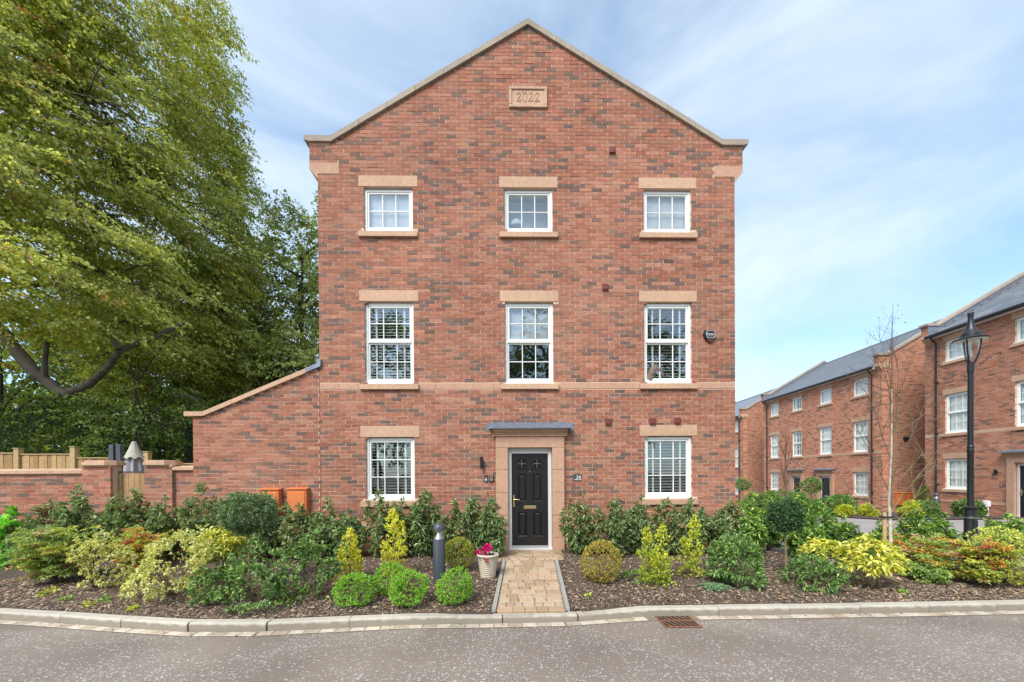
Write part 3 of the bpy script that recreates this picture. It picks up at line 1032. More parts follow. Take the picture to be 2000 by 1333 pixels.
def date_stone(root):
    """sunk panel with the year cut into it"""
    x0, x1, z0, z1 = 0.131, 0.898, 8.856, 9.272
    b = MB(); r = .058
    for q in ((x0, x1, z1 - r, z1), (x0, x1, z0, z0 + r), (x0, x0 + r, z0 + r, z1 - r), (x1 - r, x1, z0 + r, z1 - r)):
        b.fbox(q[0], q[1], -.042, .06, q[2], q[3], .006)
    st = b.build('date_stone', STONE, root)
    two = [(-.036, .058), (-.030, .080), (-.010, .092), (.012, .090), (.028, .074), (.030, .050), (.018, .022), (-.006, -.016), (-.032, -.052), (-.046, -.072)]
    base = [(-.046, -.070), (-.018, -.066), (.012, -.072), (.034, -.066), (.044, -.046)]
    zero = [(.042 * math.sin(a), .088 * math.cos(a)) for a in np.linspace(0, 2 * math.pi, 25)]
    strokes = [[(p[0] + ox, p[1] - .012) for p in st_] for ox in (-.175, .062, .195) for st_ in (two, base)]
    strokes += [[(p[0] - .052, p[1] - .006) for p in zero], [(-.108, .094), (-.103, .110)]]
    seg = np.array([(*a, *c) for st_ in strokes for a, c in zip(st_[:-1], st_[1:])])
    xm, zm = (x0 + x1) / 2, (z0 + z1) / 2
    hw, hh = (x1 - x0) / 2 - r, (z1 - z0) / 2 - r
    nx, nz = 190, 88
    gx, gzz = np.meshgrid(np.linspace(-hw, hw, nx), np.linspace(-hh, hh, nz))
    P = np.stack([gx.ravel(), gzz.ravel()], 1)
    dist = np.full(len(P), 9.0)
    for (ax_, az_, bx_, bz_) in seg:
        ab = np.array([bx_ - ax_, bz_ - az_]); t_ = np.clip(((P - [ax_, az_]) @ ab) / (ab @ ab), 0, 1)
        dist = np.minimum(dist, np.linalg.norm(P - ([ax_, az_] + t_[:, None] * ab), axis=1))
    dep = np.clip(.0110 - dist, 0, .0110) * 1.2
    vv = np.stack([P[:, 0] + xm, -.022 + dep, P[:, 1] + zm], 1)
    ff = [(q * nx + k, q * nx + k + 1, (q + 1) * nx + k + 1, (q + 1) * nx + k) for q in range(nz - 1) for k in range(nx - 1)]
    me = bpy.data.meshes.new('carved_year'); me.from_pydata([tuple(p) for p in vv], [], ff); me.materials.append(STONE); me.update()
    link('carved_year', me, st)


def gable_coping(root, front=-0.05, back=0.36):
    top = lambda x: 10.617 - abs(x - XC) * 0.603
    for s in (-1, 1):
        xe = XC + s * 3.925
        for a, c in zip(np.linspace(0.0, 3.925, 8)[:-1], np.linspace(0.0, 3.925, 8)[1:]):
            xa, xb = XC + s * (a + (0.0 if a == 0 else .003)), XC + s * (c - .003)
            b = MB()
            j = random.uniform(-.004, .004)
            za, zb = top(xa) + j, top(xb) + j
            poly = [(xa, za), (xb, zb), (xb, zb - .115), (xa, za - .115)]
            b.prism(poly, 1, front, back)
            # weathered saddle on top
            b.build('coping_stone', COPE, root)
        b = MB()
        b.prism([(xe, 8.25), (xe + s * .52, 8.25), (xe + s * .52, 8.165), (xe + s * .42, 8.137), (xe, 8.137)], 1, front, back)
        b.build('coping_stone', COPE, root)
        e = XL if s < 0 else XR
        b = MB()
        b.prism([(e - s * .418, 7.744), (e + s * .165, 7.744), (e + s * .165, 7.62), (e, 7.42), (e, 7.526), (e - s * .418, 7.526)], 1, -.006, .34)
        b.build('corbel_stone', STONE2, root)


def main_house():
    root = thing('brick_house', 'three storey red brick gabled house with black front door and 2022 date stone', 'house')
    openings = []; holes = []
    for k, (z0, z1, lz, st) in ROWS.items():
        for i, cx in enumerate(HX):
            if k == 'ground' and i == 1: continue
            openings.append((cx - .4875, cx + .4875, z0, z1))
            holes.append((cx - .4875, cx + .4875, z0, z1))
            holes.append((cx - .5875, cx + .5875, lz, lz + .222))
            holes.append((cx - .5825, cx + .5825, st - .118, st))
    dcx = 0.511
    openings.append((dcx - .444, dcx + .444, 0.0, 2.055))
    holes.append((dcx - .685, dcx + .685, -.1, 2.055 + .47))
    holes.append((XL, XR, 3.238, 3.362))
    holes.append((XL, XR, .455, .565))
    holes.append((.131, .898, 8.856, 9.272))
    holes.append((-3.84, -3.262, 7.526, 7.744)); holes.append((4.282, 4.87, 7.526, 7.744))
    def lim(z):
        if z < 7.74: return XL, XR
        if z < 8.137: return XL - .16, XR + .165
        h = (10.617 - .10 - z) / 0.603
        return XC - h, XC + h
    lay = brick_layout(XL - .16, XR + .165, 0.0, 10.5, holes, lim)
    def wl(z):
        if z < 2.70: return -6.18, XL - .012
        return -5.96 + (z - 2.70) / .419, XL - .012
    lay2 = brick_layout(-6.18, XL - .012, 0.0, 3.72, [], wl, 1)
    lay_bricks(root, lay + lay2, lambda x, z: abs(z - 2.35) * 1.0 + abs(x - 0.5) * 0.35 + (9 if z < 1.3 else 0))
    b = MB()
    wall_cells(b, XL, XR, -.1, 7.42, openings, .0022, .30)
    b.prism([(XL, 7.42), (XR, 7.42), (XR + .16, 7.62), (XR + .16, 8.14), (XC + 3.93, 8.14), (XC, 10.51), (XC - 3.93, 8.14), (XL - .16, 8.14), (XL - .16, 7.62)], 1, .0024, .30)
    b.prism([(-6.18, -.1), (XL - .012, -.1), (XL - .012, 3.70), (-5.94, 2.70), (-6.18, 2.70)], 1, .0022, .24)
    b.build('wall', MORTAR, root)
    b = MB()
    b.box(XL, XL + .3, .3, 10.7, -.4, 7.66); b.box(XR - .3, XR, .3, 10.7, -.4, 7.66)
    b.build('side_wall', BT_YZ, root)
    b = MB()
    b.prism([(XL, -.9), (XR, -.9), (XR, 7.66), (XC, 10.25), (XL, 7.66)], 1, 10.7, 11.0)
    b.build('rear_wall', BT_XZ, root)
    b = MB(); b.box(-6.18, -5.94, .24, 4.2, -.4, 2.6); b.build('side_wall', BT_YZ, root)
    b = MB(); b.cur = (.16, .175, .2)
    b.prism([(-6.3, 2.50), (-3.7, 3.56), (-3.7, 3.64), (-6.3, 2.58)], 1, .25, 4.3); b.build('roof', SLATE, root)
    b = MB(); b.cur = (.16, .175, .2)
    b.prism([(XL - .12, 7.62), (XC, 10.24), (XR + .12, 7.62), (XR + .12, 7.70), (XC, 10.33), (XL - .12, 7.70)], 1, .31, 11.1); b.build('roof', SLATE, root)
    # rooms behind the windows
    b = MB()
    for z in (-.02, 2.72, 5.60, 7.50): b.box(XL + .3, XR - .3, .31, 6.0, z - .06, z + .06)
    b.box(XL + .3, XR - .3, 4.6, 4.75, 0.05, 7.4)
    for x in (-.95, 1.95): b.box(x - .05, x + .05, .31, 4.6, .05, 7.4)
    b.build('room', ROOM, root)
    gable_coping(root); date_stone(root)
    for k, (z0, z1, lz, st) in ROWS.items():
        for i, cx in enumerate(HX):
            if k == 'ground' and i == 1: continue
            place_window(root, k, cx, z0 + .002, z1 - .012, y=.052)
            stone_lintel(root, cx, lz, mat=STONE); stone_sill(root, cx, st, mat=STONE if k != 'ground' else STONE2)
    # string course and plinth course, stone by stone
    cuts = [(h - .5825, h + .5825) for h in HX]
    for (z0, z1, pr, mt, sk) in ((3.240, 3.360, -.006, STONE2, cuts), (.457, .563, -.022, STONE2, [(dcx - .685, dcx + .685)])):
        x = XL
        while x < XR - .02:
            xe = min(x + .385, XR)
            segs = [(x, xe)]
            for c in sk:
                ns = []
                for (p, q) in segs:
                    if c[1] <= p or c[0] >= q: ns.append((p, q)); continue
                    if c[0] > p: ns.append((p, c[0]))
                    if c[1] < q: ns.append((c[1], q))
                segs = ns
            for (p, q) in segs:
                if q - p > .03:
                    b = MB(); b.fbox(p + .0025, q - .0025, pr, .05, z0, z1, .003); b.build('course_stone', mt, root)
            x = xe
    build_door(root, dcx)
    # coping of the lean-to wing
    pts = [(-6.32, 2.80), (-5.95, 2.80), (-5.38, 3.04), (-4.80, 3.283), (-4.22, 3.525), (-3.93, 3.647)]
    for (p, q) in zip(pts[:-1], pts[1:]):
        b = MB(); b.prism([(p[0] + .002, p[1]), (q[0] - .002, q[1]), (q[0] - .002, q[1] - .088), (p[0] + .002, p[1] - .088)], 1, -.055, .29); b.build('wing_coping', STONE, root)
    b = MB(); b.prism([(-3.928, 3.652), (-3.72, 3.74), (-3.72, 3.83), (-3.635, 3.83), (-3.635, 3.69), (-3.928, 3.566)], 1, -.06, .30); b.build('lead_flashing', LEAD, root)
    b = MB(); b.box(XL - .0135, XL + .0015, -.0030, .03, 0, 3.66); b.build('movement_joint', REDV, root)
    # fresh-air vents let into the brickwork
    for (x, z) in ((2.212, 8.042), (2.054, 5.293), (2.104, 2.575), (3.001, 2.582), (3.514, 2.591)):
        b = MB(); s = .062
        b.fbox(x - s, x + s, -.022, .03, z - s, z + s, .004); b.fbox(x - .05, x + .05, -.034, -.02, z - .05, z + .055, .006)
        b.box(x - s - .003, x + s + .003, -.040, -.02, z - s - .006, z - s + .006)
        b.build('air_vent', REDV, root)
    return root


main_house()


# ------------------------------------------------------------------ blinds, lamp and ornaments behind the glass
def venetian(label, cx, z0, z1, tilt, pitch=0.058, w=0.85, half=.025):
    t = thing('venetian_blind', label, 'blind', (cx, .132, z0), 0, 'white slatted blinds')
    b = MB(); c = math.cos(tilt) * half; s = math.sin(tilt) * half
    b.prism([(-c, -s - .0015), (c, s - .0015), (c, s + .0015), (-c, -s + .0015)], 0, -w / 2, w / 2)
    me = b.mesh('slat', SLATW)
    z = .05
    while z < z1 - z0 - .07:
        link('slat', me, t, (0, random.uniform(-.001, .001), z), (0, random.uniform(-.002, .002), 0)); z += pitch
    b = MB(); b.fbox(-w / 2, w / 2, -.03, .03, z1 - z0 - .06, z1 - z0 - .01); b.build('head_rail', SLATW, t)
    for x in (-w * .33, w * .33):
        b = MB(); b.box(x - .018, x + .018, -.0295, -.028, .04, z1 - z0 - .06); b.build('ladder_tape', SLATW, t)


venetian('white venetian blind in the left first floor window, slats half closed', HX[0], 3.35, 4.98, R(30), .060)
venetian('white venetian blind in the right first floor window above the horse head ornament', HX[2], 3.35, 4.98, R(20), .060)
venetian('white venetian blind in the ground floor window left of the door', HX[0], 1.01, 2.27, R(6), .060, half=.020)
venetian('white venetian blind in the ground floor window right of the number plate', HX[2], 1.01, 2.27, R(9), .060, half=.020)


def roller(label, cx, z0, z1, y=.145, w=.94, col=FABRIC):
    b = MB(); n = 26
    for i in range(n):
        xa, xb = -w / 2 + w * i / n, -w / 2 + w * (i + 1) / n
        ya, yb = .004 * math.sin(i * 1.3), .004 * math.sin((i + 1) * 1.3)
        b.face([(xa, ya, z0), (xb, yb, z0), (xb, yb, z1), (xa, ya, z1)])
    b.box(-w / 2, w / 2, -.01, .012, z0 - .02, z0); b.tube([(-w / 2, 0, z1), (w / 2, 0, z1)], .022, 10)
    tag(b.build('roller_blind_or_sheet', col, None, True, (cx, y, 0)), label, 'blind')


roller('pale blind drawn down in the left top floor window', HX[0], 6.43, 7.24)
roller('pale sheet added behind the table lamp as reflected sky in the middle top floor window', HX[1], 6.43, 7.24, .42)  # added sheet standing in for sky reflected over a pale wall
roller('pale blind drawn down in the right top floor window', HX[2], 6.43, 7.24)
roller('cream blind half lowered in the middle first floor window', HX[1], 4.27, 4.97, .145)
t = thing('table_lamp', 'table lamp with a pale domed shade in the middle top floor window', 'lamp', (HX[1] - .24, .26, 6.40))
b = MB(); b.lathe([(.145, .235), (.15, .25), (.142, .30), (.118, .345), (.07, .385), (.02, .40)], 24); b.build('lamp_shade', FABRIC, t, True)
b = MB(); b.lathe([(.06, 0), (.06, .015), (.022, .03), (.03, .08), (.042, .13), (.03, .19), (.012, .23), (.012, .26)], 16); b.build('lamp_base', SLATW, t, True)
b = MB(); b.lathe([(.05, 0), (.065, .03), (.062, .07), (.05, .10), (.03, .125), (.022, .15), (.026, .165), (.006, .175)], 16)
tag(b.build('vase', WHITE, None, True, (HX[2] + .21, .22, 6.43)), 'small white ornament on the right top floor window sill', 'ornament')
b = MB(); b.lathe([(.012, 0), (.014, .05), (.004, .09), (.003, .16)], 10)
tag(b.build('aerial_ornament', WHITE, None, True, (HX[0] + .04, .22, 6.44)), 'thin pale spike ornament on the left top floor window sill', 'ornament')


def horse_head():
    t = thing('horse_head_ornament', 'brown horse head ornament in the right first floor window', 'ornament', (HX[2] - .24, .14, 3.44))
    b = MB()
    b.tube([(-.10, .0, -.02), (-.09, 0, .09), (-.04, 0, .19), (.03, 0, .26), (.10, 0, .21), (.16, 0, .12), (.19, 0, .06)], [.10, .095, .085, .075, .062, .05, .042], 12)
    b.build('head', M('horse_brown', (.17, .125, .10), .9, .5, 40, bmp=.5, bscale=60), t, True)
    b = MB()
    for s in (-1, 1): b.tube([(.0, s * .035, .30), (-.005, s * .045, .35), (0, s * .04, .385)], [.022, .02, .004], 8)
    b.build('ear', M('horse_ear', (.12, .09, .07), .9, .3, 40), t, True)
    b = MB()
    for i in range(26):
        u = i / 25
        p = Vector((-.17 + .13 * u, -.03 + .06 * random.random(), .02 + .26 * u))
        b.tube([p + Vector((.05, 0, .03)), p, p + Vector((-.02, 0, -.07))], [.014, .016, .004], 5)
    b.build('mane', M('horse_mane', (.32, .26, .21), .95, .3, 40), t, True)


horse_head()

# ------------------------------------------------------------------ small things on the front wall
t = thing('alarm_box', 'black hexagonal alarm box with a red strobe below', 'alarm', (4.167, 0, 4.313))
hexp = [(-.10, .105), (.085, .105), (.125, .02), (.085, -.095), (-.085, -.095), (-.13, .02)]
b = MB(); b.prism([(x * .99, z) for x, z in hexp], 1, -.075, .0)
b.prism([(x * 1.1 - .012, z * 1.1) for x, z in hexp], 1, -.05, .0)
b.build('casing', BLACKP, t)
b = MB()
for (p, q) in zip(hexp, hexp[1:] + hexp[:1]):
    b.tube([(p[0] * .86 + .004, -.078, p[1] * .86), (q[0] * .86 + .004, -.078, q[1] * .86)], .0045, 5)
b.tube([(-.06, -.077, -.033), (.065, -.077, -.033)], .0035, 5)
for i, (x, w) in enumerate(((-.072, .010), (-.044, .012), (-.014, .011), (.012, .006), (.036, .012), (.066, .011))):
    z = .012
    b.box(x - w, x + w, -.0785, -.074, z + .010, z + .016); b.box(x - w, x + w, -.0785, -.074, z - .016, z - .010); b.box(x - w, x - w + .006, -.0784, -.074, z - .012, z + .012)
b.build('lettering', WHITE, t)
b = MB(); b.prism([(-.075, -.10), (.075, -.10), (.05, -.145), (.0, -.160), (-.05, -.145)], 1, -.06, -.002); b.build('strobe_lens', REDP, t)
t.scale = (.86, .86, .86)

t = thing('number_plate', 'slate house number plate 24 right of the front door', 'sign', (1.472, -.012, 1.4475))
b = MB(); b.fbox(-.085, .085, 0, .012, -.0715, .0715, .003); b.build('plate', SLATEP, t)


def text_mesh(name, txt, size, mat, parent, loc, ext=0.0015):
    cu = bpy.data.curves.new(name, 'FONT'); cu.body = txt; cu.size = size; cu.extrude = ext; cu.align_x = 'RIGHT'
    ob = bpy.data.objects.new(name, cu); COL.objects.link(ob); bpy.context.view_layer.update()
    me = bpy.data.meshes.new_from_object(ob.evaluated_get(bpy.context.evaluated_depsgraph_get()))
    bpy.data.objects.remove(ob)
    me.materials.clear(); me.materials.append(mat)
    return link(name, me, parent, loc, (R(90), 0, 0))


text_mesh('number', '24', .098, WHITE, t, (.068, -.0012, -.026), .002)
b = MB(); x = -.064; random.seed(3)
for i in range(13):
    w = random.choice((.004, .005, .006)); h = random.choice((.012, .012, .017))
    if i != 6:
        b.box(x, x + w * 1.5, -.0025, .001, -.050, -.050 + h)
    x += w * 1.5 + .0035
b.build('street_name_lettering', WHITE, t)

t = thing('wall_lamp', 'slim black up and down wall lamp left of the front door', 'wall lamp', (-.458, 0, 1.755))
b = MB(); b.lathe([(.030, -.118), (.033, -.115), (.033, .115), (.030, .118)], 18, 0, -.075); b.build('lamp_body', BLACKM, t, True)
b = MB(); b.fbox(-.028, .028, -.05, 0, -.045, .045, .004); b.build('bracket', BLACKM, t)
t = thing('doorbell', 'slim video doorbell, black above and silver below, by the front door', 'doorbell', (-.371, 0, 1.435))
b = MB(); b.fbox(-.029, .029, -.026, 0, -.067, .067, .006); b.build('casing', BLACKP, t)
b = MB(); b.fbox(-.024, .024, -.030, -.025, -.058, .026, .004); b.build('faceplate', STEEL, t)
b = MB(); b.lathe([(.012, 0), (.012, .004)], 16); o = b.build('bell_button', WHITE, t); o.location = (0, -.030, -.018); o.rotation_euler = (R(90), 0, 0)
t = thing('key_safe', 'grey key safe in a black cover between doorbell and stone door surround', 'key safe', (-.262, 0, 1.4395))
b = MB(); b.fbox(-.044, .044, -.035, 0, -.068, .068, .012); b.build('cover', BLACKP, t)
b = MB(); b.fbox(-.030, .030, -.045, -.034, -.055, .055, .008); b.build('face', STEEL, t)
b = MB(); b.fbox(-.018, .018, -.049, -.044, .010, .036, .003); b.build('dial_window', BLACKP, t)
t = thing('outside_tap', 'small outside tap low on the wall left of the front door', 'tap', (-.369, 0, 1.162))
b = MB(); b.tube([(0, 0, 0), (0, -.05, 0), (.004, -.07, -.01), (.006, -.074, -.045)], [.011, .011, .011, .009], 8); b.build('spout', BRASS, t, True)
b = MB(); b.tube([(-.02, -.045, .028), (.02, -.045, .028)], .006, 6); b.tube([(0, -.045, 0), (0, -.045, .028)], .006, 6); b.build('tap_handle', STEEL, t, True)


def meter_box(label, x0, x1, z0, z1, loc=(0, 0, 0), rz=0):
    t = thing('meter_box', label, 'meter box', loc, rz, 'orange meter boxes')
    b = MB(); b.fbox(x0, x1, -.13, 0, z0, z1, .008); b.build('casing', ORANGE, t)
    b = MB(); b.fbox(x0 + .02, x1 - .03, -.142, -.129, z0 + .03, z1 - .045, .006); b.build('meter_door', ORANGE, t)
    b = MB(); b.prism([(-.152, z1), (-.152, z1 + .012), (0, z1 + .035), (0, z1)], 0, x0 - .012, x1 + .012); b.build('hood', ORANGE, t)
    b = MB(); b.lathe([(.012, 0), (.012, .006)], 10); o = b.build('lock', BLACKP, t); o.location = (x1 - .05, -.142, (z0 + z1) / 2); o.rotation_euler = (R(90), 0, 0)


meter_box('orange meter box on the wing wall, the higher left of the pair', -4.80, -4.44, .70, 1.245)
meter_box('orange meter box on the wing wall, the right one nearer the main house', -4.28, -3.90, .66, 1.25)


# ================================================================== garden wall, gate, fence on the left
def garden_wall():
    root = thing('garden_wall', 'low red brick garden wall with stone coping and piers left of the house', 'wall')
    l1 = brick_layout(-12.6, -8.36, 0.0, 1.585, [])
    l2 = brick_layout(-8.35, -7.80, 0.0, 1.745, [], half0=1)
    l3 = brick_layout(-7.14, -6.60, 0.0, 1.745, [])
    l4 = brick_layout(-6.60, -6.19, 0.0, 1.64, [], half0=1)
    for lay, y, nm in ((l1, .16, 160), (l2, .0, 55), (l3, .0, 50), (l4, .06, 30)):
        lay_bricks(root, lay, lambda x, z: -z + (0 if x > -11.2 else 9), nm, y)
    b = MB()
    b.box(-20, -8.36, .1622, .38, -.1, 1.59); b.box(-8.345, -7.805, .0022, .24, -.1, 1.748); b.box(-7.137, -6.603, .0022, .24, -.1, 1.748); b.box(-6.60, -6.19, .0622, .24, -.1, 1.642)
    b.build('wall_core', MORTAR, root)
    x = -12.7
    while x < -8.37:
        xe = min(x + .6, -8.36)
        b = MB(); b.prism([(.11, 1.592), (.11, 1.655), (.27, 1.692), (.43, 1.655), (.43, 1.592)], 0, x + .002, xe - .002); b.build('coping_stone', STONE, root); x = xe
    for (x0, x1, z, y0) in ((-8.43, -7.74, 1.75, -.06), (-7.22, -6.58, 1.75, -.06)):
        b = MB(); c = .12
        b.prism([(x0, y0 + c), (x0 + c, y0), (x1 - c, y0), (x1, y0 + c), (x1, .27), (x0, .27)], 2, z, z + .06)
        b.prism([(x0 + .03, y0 + c + .03), (x0 + c + .03, y0 + .03), (x1 - c - .03, y0 + .03), (x1 - .03, y0 + c + .03), (x1 - .03, .24), (x0 + .03, .24)], 2, z + .0605, z + .095)
        b.build('pier_cap', STONE, root)
    b = MB(); b.prism([(0.0, 1.645), (0.0, 1.70), (.18, 1.735), (.30, 1.70), (.30, 1.645)], 0, -6.62, -6.185); b.build('coping_stone', STONE, root)


garden_wall()
TIM = [(3, (.40, .235, .105)), (2, (.34, .19, .085)), (1.5, (.44, .27, .135)), (1, (.29, .17, .085))]


def timber_gate():
    t = thing('garden_gate', 'wooden boarded garden gate between the two brick piers', 'gate', (-7.56, .18, 0))
    cols = pick(TIM, 8, jit=.08)
    w = .545; n = 5
    for i in range(n):
        b = MB(); b.cur = tuple(cols[i]); x = -w / 2 + w * i / n
        b.fbox(x + .0015, x + w / n - .0015, 0, .02, .08, 1.60 - random.uniform(0, .004), .004); b.build('board', WOODN, t)
    b = MB(); b.cur = (.09, .05, .035); b.box(-w / 2 - .01, w / 2 + .01, -.012, .04, 1.603, 1.628); b.build('top_rail', WOODN, t)
    b = MB(); b.cur = (.40, .25, .12); b.fbox(-w / 2 + .015, -w / 2 + .095, -.03, -.002, .1, 1.58, .005); b.build('stile', WOODN, t)
    b = MB(); b.cur = (.42, .27, .13); b.fbox(-w / 2 - .07, -w / 2 - .005, -.02, .06, .0, 1.60, .006); b.build('gate_post', WOODN, t)
    b = MB(); b.cur = (.42, .27, .13); b.fbox(w / 2 + .004, w / 2 + .024, .02, .08, .0, 1.56, .003); b.build('gate_post', WOODN, t)


timber_gate()


def timber_fence():
    t = thing('timber_fence', 'closeboard timber fence behind the garden wall below the trees', 'fence', (0, 4.2, .35))
    pan = [(-22.0, -16.6, 1.95), (-16.6, -14.65, 1.90), (-14.55, -12.95, 1.86), (-12.95, -10.83, 1.74), (-10.75, -7.0, 1.55), (-7.0, -4.2, 1.55)]
    k = 0
    for (x0, x1, h) in pan:
        n = int((x1 - x0) / .13)
        for i in range(n):
            b = MB(); b.cur = tuple(pick(TIM, 1, jit=.09)[0]); x = x0 + (x1 - x0) * i / n
            b.fbox(x + .002, x + (x1 - x0) / n + .006, -.012 * (i % 2), .012, 0, h - .02, .003); b.build('board', WOODN, t)
        b = MB(); b.cur = (.46, .30, .15); b.box(x0, x1, -.035, .045, h - .018, h + .012); b.build('capping_rail', WOODN, t)
    for (x, h) in ((-16.6, 2.02), (-14.60, 2.02), (-12.95, 2.06), (-10.79, 1.90), (-7.0, 1.65)):
        b = MB(); b.cur = (.45, .30, .15); b.fbox(x - .075, x + .075, -.07, .07, 0, h, .008); b.box(x - .09, x + .09, -.085, .085, h, h + .025); b.build('fence_post', WOODN, t)


timber_fence()


def closed_parasol():
    slim = .74
    t = thing('closed_parasol', 'closed grey garden parasol with beige cap standing behind the gate', 'parasol', (-9.26, 2.1, 0))
    b = MB(); b.tube([(0, 0, 0), (0, 0, 2.4)], .022, 10); b.build('pole', STEEL, t, True)
    b = MB(); n = 40; rows = [(.245, 1.0), (.25, 1.35), (.235, 1.7), (.20, 1.95), (.155, 2.1)]
    k = len(b.v)
    for (r, z) in rows:
        for j in range(n):
            a = 2 * math.pi * j / n; rr = slim * r * (1 + .16 * math.cos(a * 8 + z * .6)); b.v.append((rr * math.cos(a), rr * math.sin(a), z))
    for i in range(len(rows) - 1):
        for j in range(n):
            p, q = k + i * n + j, k + i * n + (j + 1) % n; b.f.append((p, q, q + n, p + n)); b.c.append(None)
    b.build('canopy', PARA, t, True)
    b = MB(); k = 0; rows = [(.275, 1.98, .06), (.20, 2.09, .04), (.125, 2.23, .02), (.075, 2.34, 0), (.06, 2.385, 0), (.01, 2.40, 0)]
    for (r, z, w) in rows:
        for j in range(n):
            a = 2 * math.pi * j / n; b.v.append((slim * r * (1 + .06 * math.cos(a * 8)) * math.cos(a), slim * r * (1 + .06 * math.cos(a * 8)) * math.sin(a), z - w * .45 * math.cos(a * 8)))
    for i in range(len(rows) - 1):
        for j in range(n):
            p, q = k + i * n + j, k + i * n + (j + 1) % n; b.f.append((p, q, q + n, p + n)); b.c.append(None)
    b.build('canopy_cap', PARAT, t, True)
    t = thing('folded_parasol', 'dark grey folded parasol left of the closed grey parasol', 'parasol', (-9.98, 2.4, 0))
    b = MB(); b.tube([(0, 0, 0), (0, 0, 2.2)], .025, 8); b.build('pole', BLACKM, t, True)
    for s in (-1, 1):
        b = MB(); b.prism([(s * .005, 1.4), (s * .155, 1.4), (s * .12, 2.33), (s * .012, 2.36)], 1, -.06 + .02 * s, .07); b.build('canopy', PARAD, t)


closed_parasol()


# ================================================================== the terrace on the right
AX = R(4.16)
TH = -(math.pi / 2 + AX)


def street_pt(t, lat):
    return (t * math.sin(AX) + lat * math.cos(AX), -8 + t * math.cos(AX) - lat * math.sin(AX))


BAYS = (1.35, 3.80, 6.40, 8.95)
HL, HW = 10.3, 8.4
SLC = [(3, (.185, .20, .225)), (2, (.155, .17, .195)), (1, (.225, .24, .26))]


def slate_rows(root, x0, x1, nsel, score=None, w=.30, ex=.215):
    """front roof slope, slate by slate"""
    ph = math.atan2(10.33 - 7.66, HW / 2 + .22)
    c, s = math.cos(ph), math.sin(ph)
    n = int((HW / 2 + .22) / c / ex)
    protos = []
    for k in range(10):
        b = MB(); b.cur = tuple(pick(SLC, 1, jit=.07)[0])
        P = []
        for (u, hgt) in ((0, .004), (ex * 1.25, -.010)):
            for x in (-w / 2 + .002, w / 2 - .002):
                for th in (0, .009): P.append((x, u * c - (hgt + th) * s, u * s + (hgt + th) * c))
        for f in ((0, 2, 3, 1), (1, 3, 7, 5), (0, 1, 5, 4), (2, 6, 7, 3)): b.face([P[i] for i in f])
        protos.append((b, b.mesh('slate', SLATE)))
    rest = MB(); cand = []
    for r in range(n):
        u = r * ex; off = (r % 2) * w / 2
        x = x0 + off
        while x + w / 2 <= x1 + .01:
            xa = x + w / 2 - (w / 2 if False else 0)
            if xa - w / 2 >= x0 - .01 and xa + w / 2 <= x1 + .01: cand.append((xa, -.22 + u * c, 7.66 + u * s))
            x += w
    if score: cand.sort(key=score)
    for i, p in enumerate(cand):
        b, me = random.choice(protos)
        if i < nsel: link('slate', me, root, p)
        else:
            k = len(rest.v)
            rest.v += [(q[0] + p[0], q[1] + p[1], q[2] + p[2]) for q in b.v]
            rest.f += [tuple(k + j for j in f) for f in b.f]; rest.c += b.c
    if rest.f:
        o = rest.build('slates', SLATE, root); o['kind'] = 'stuff'


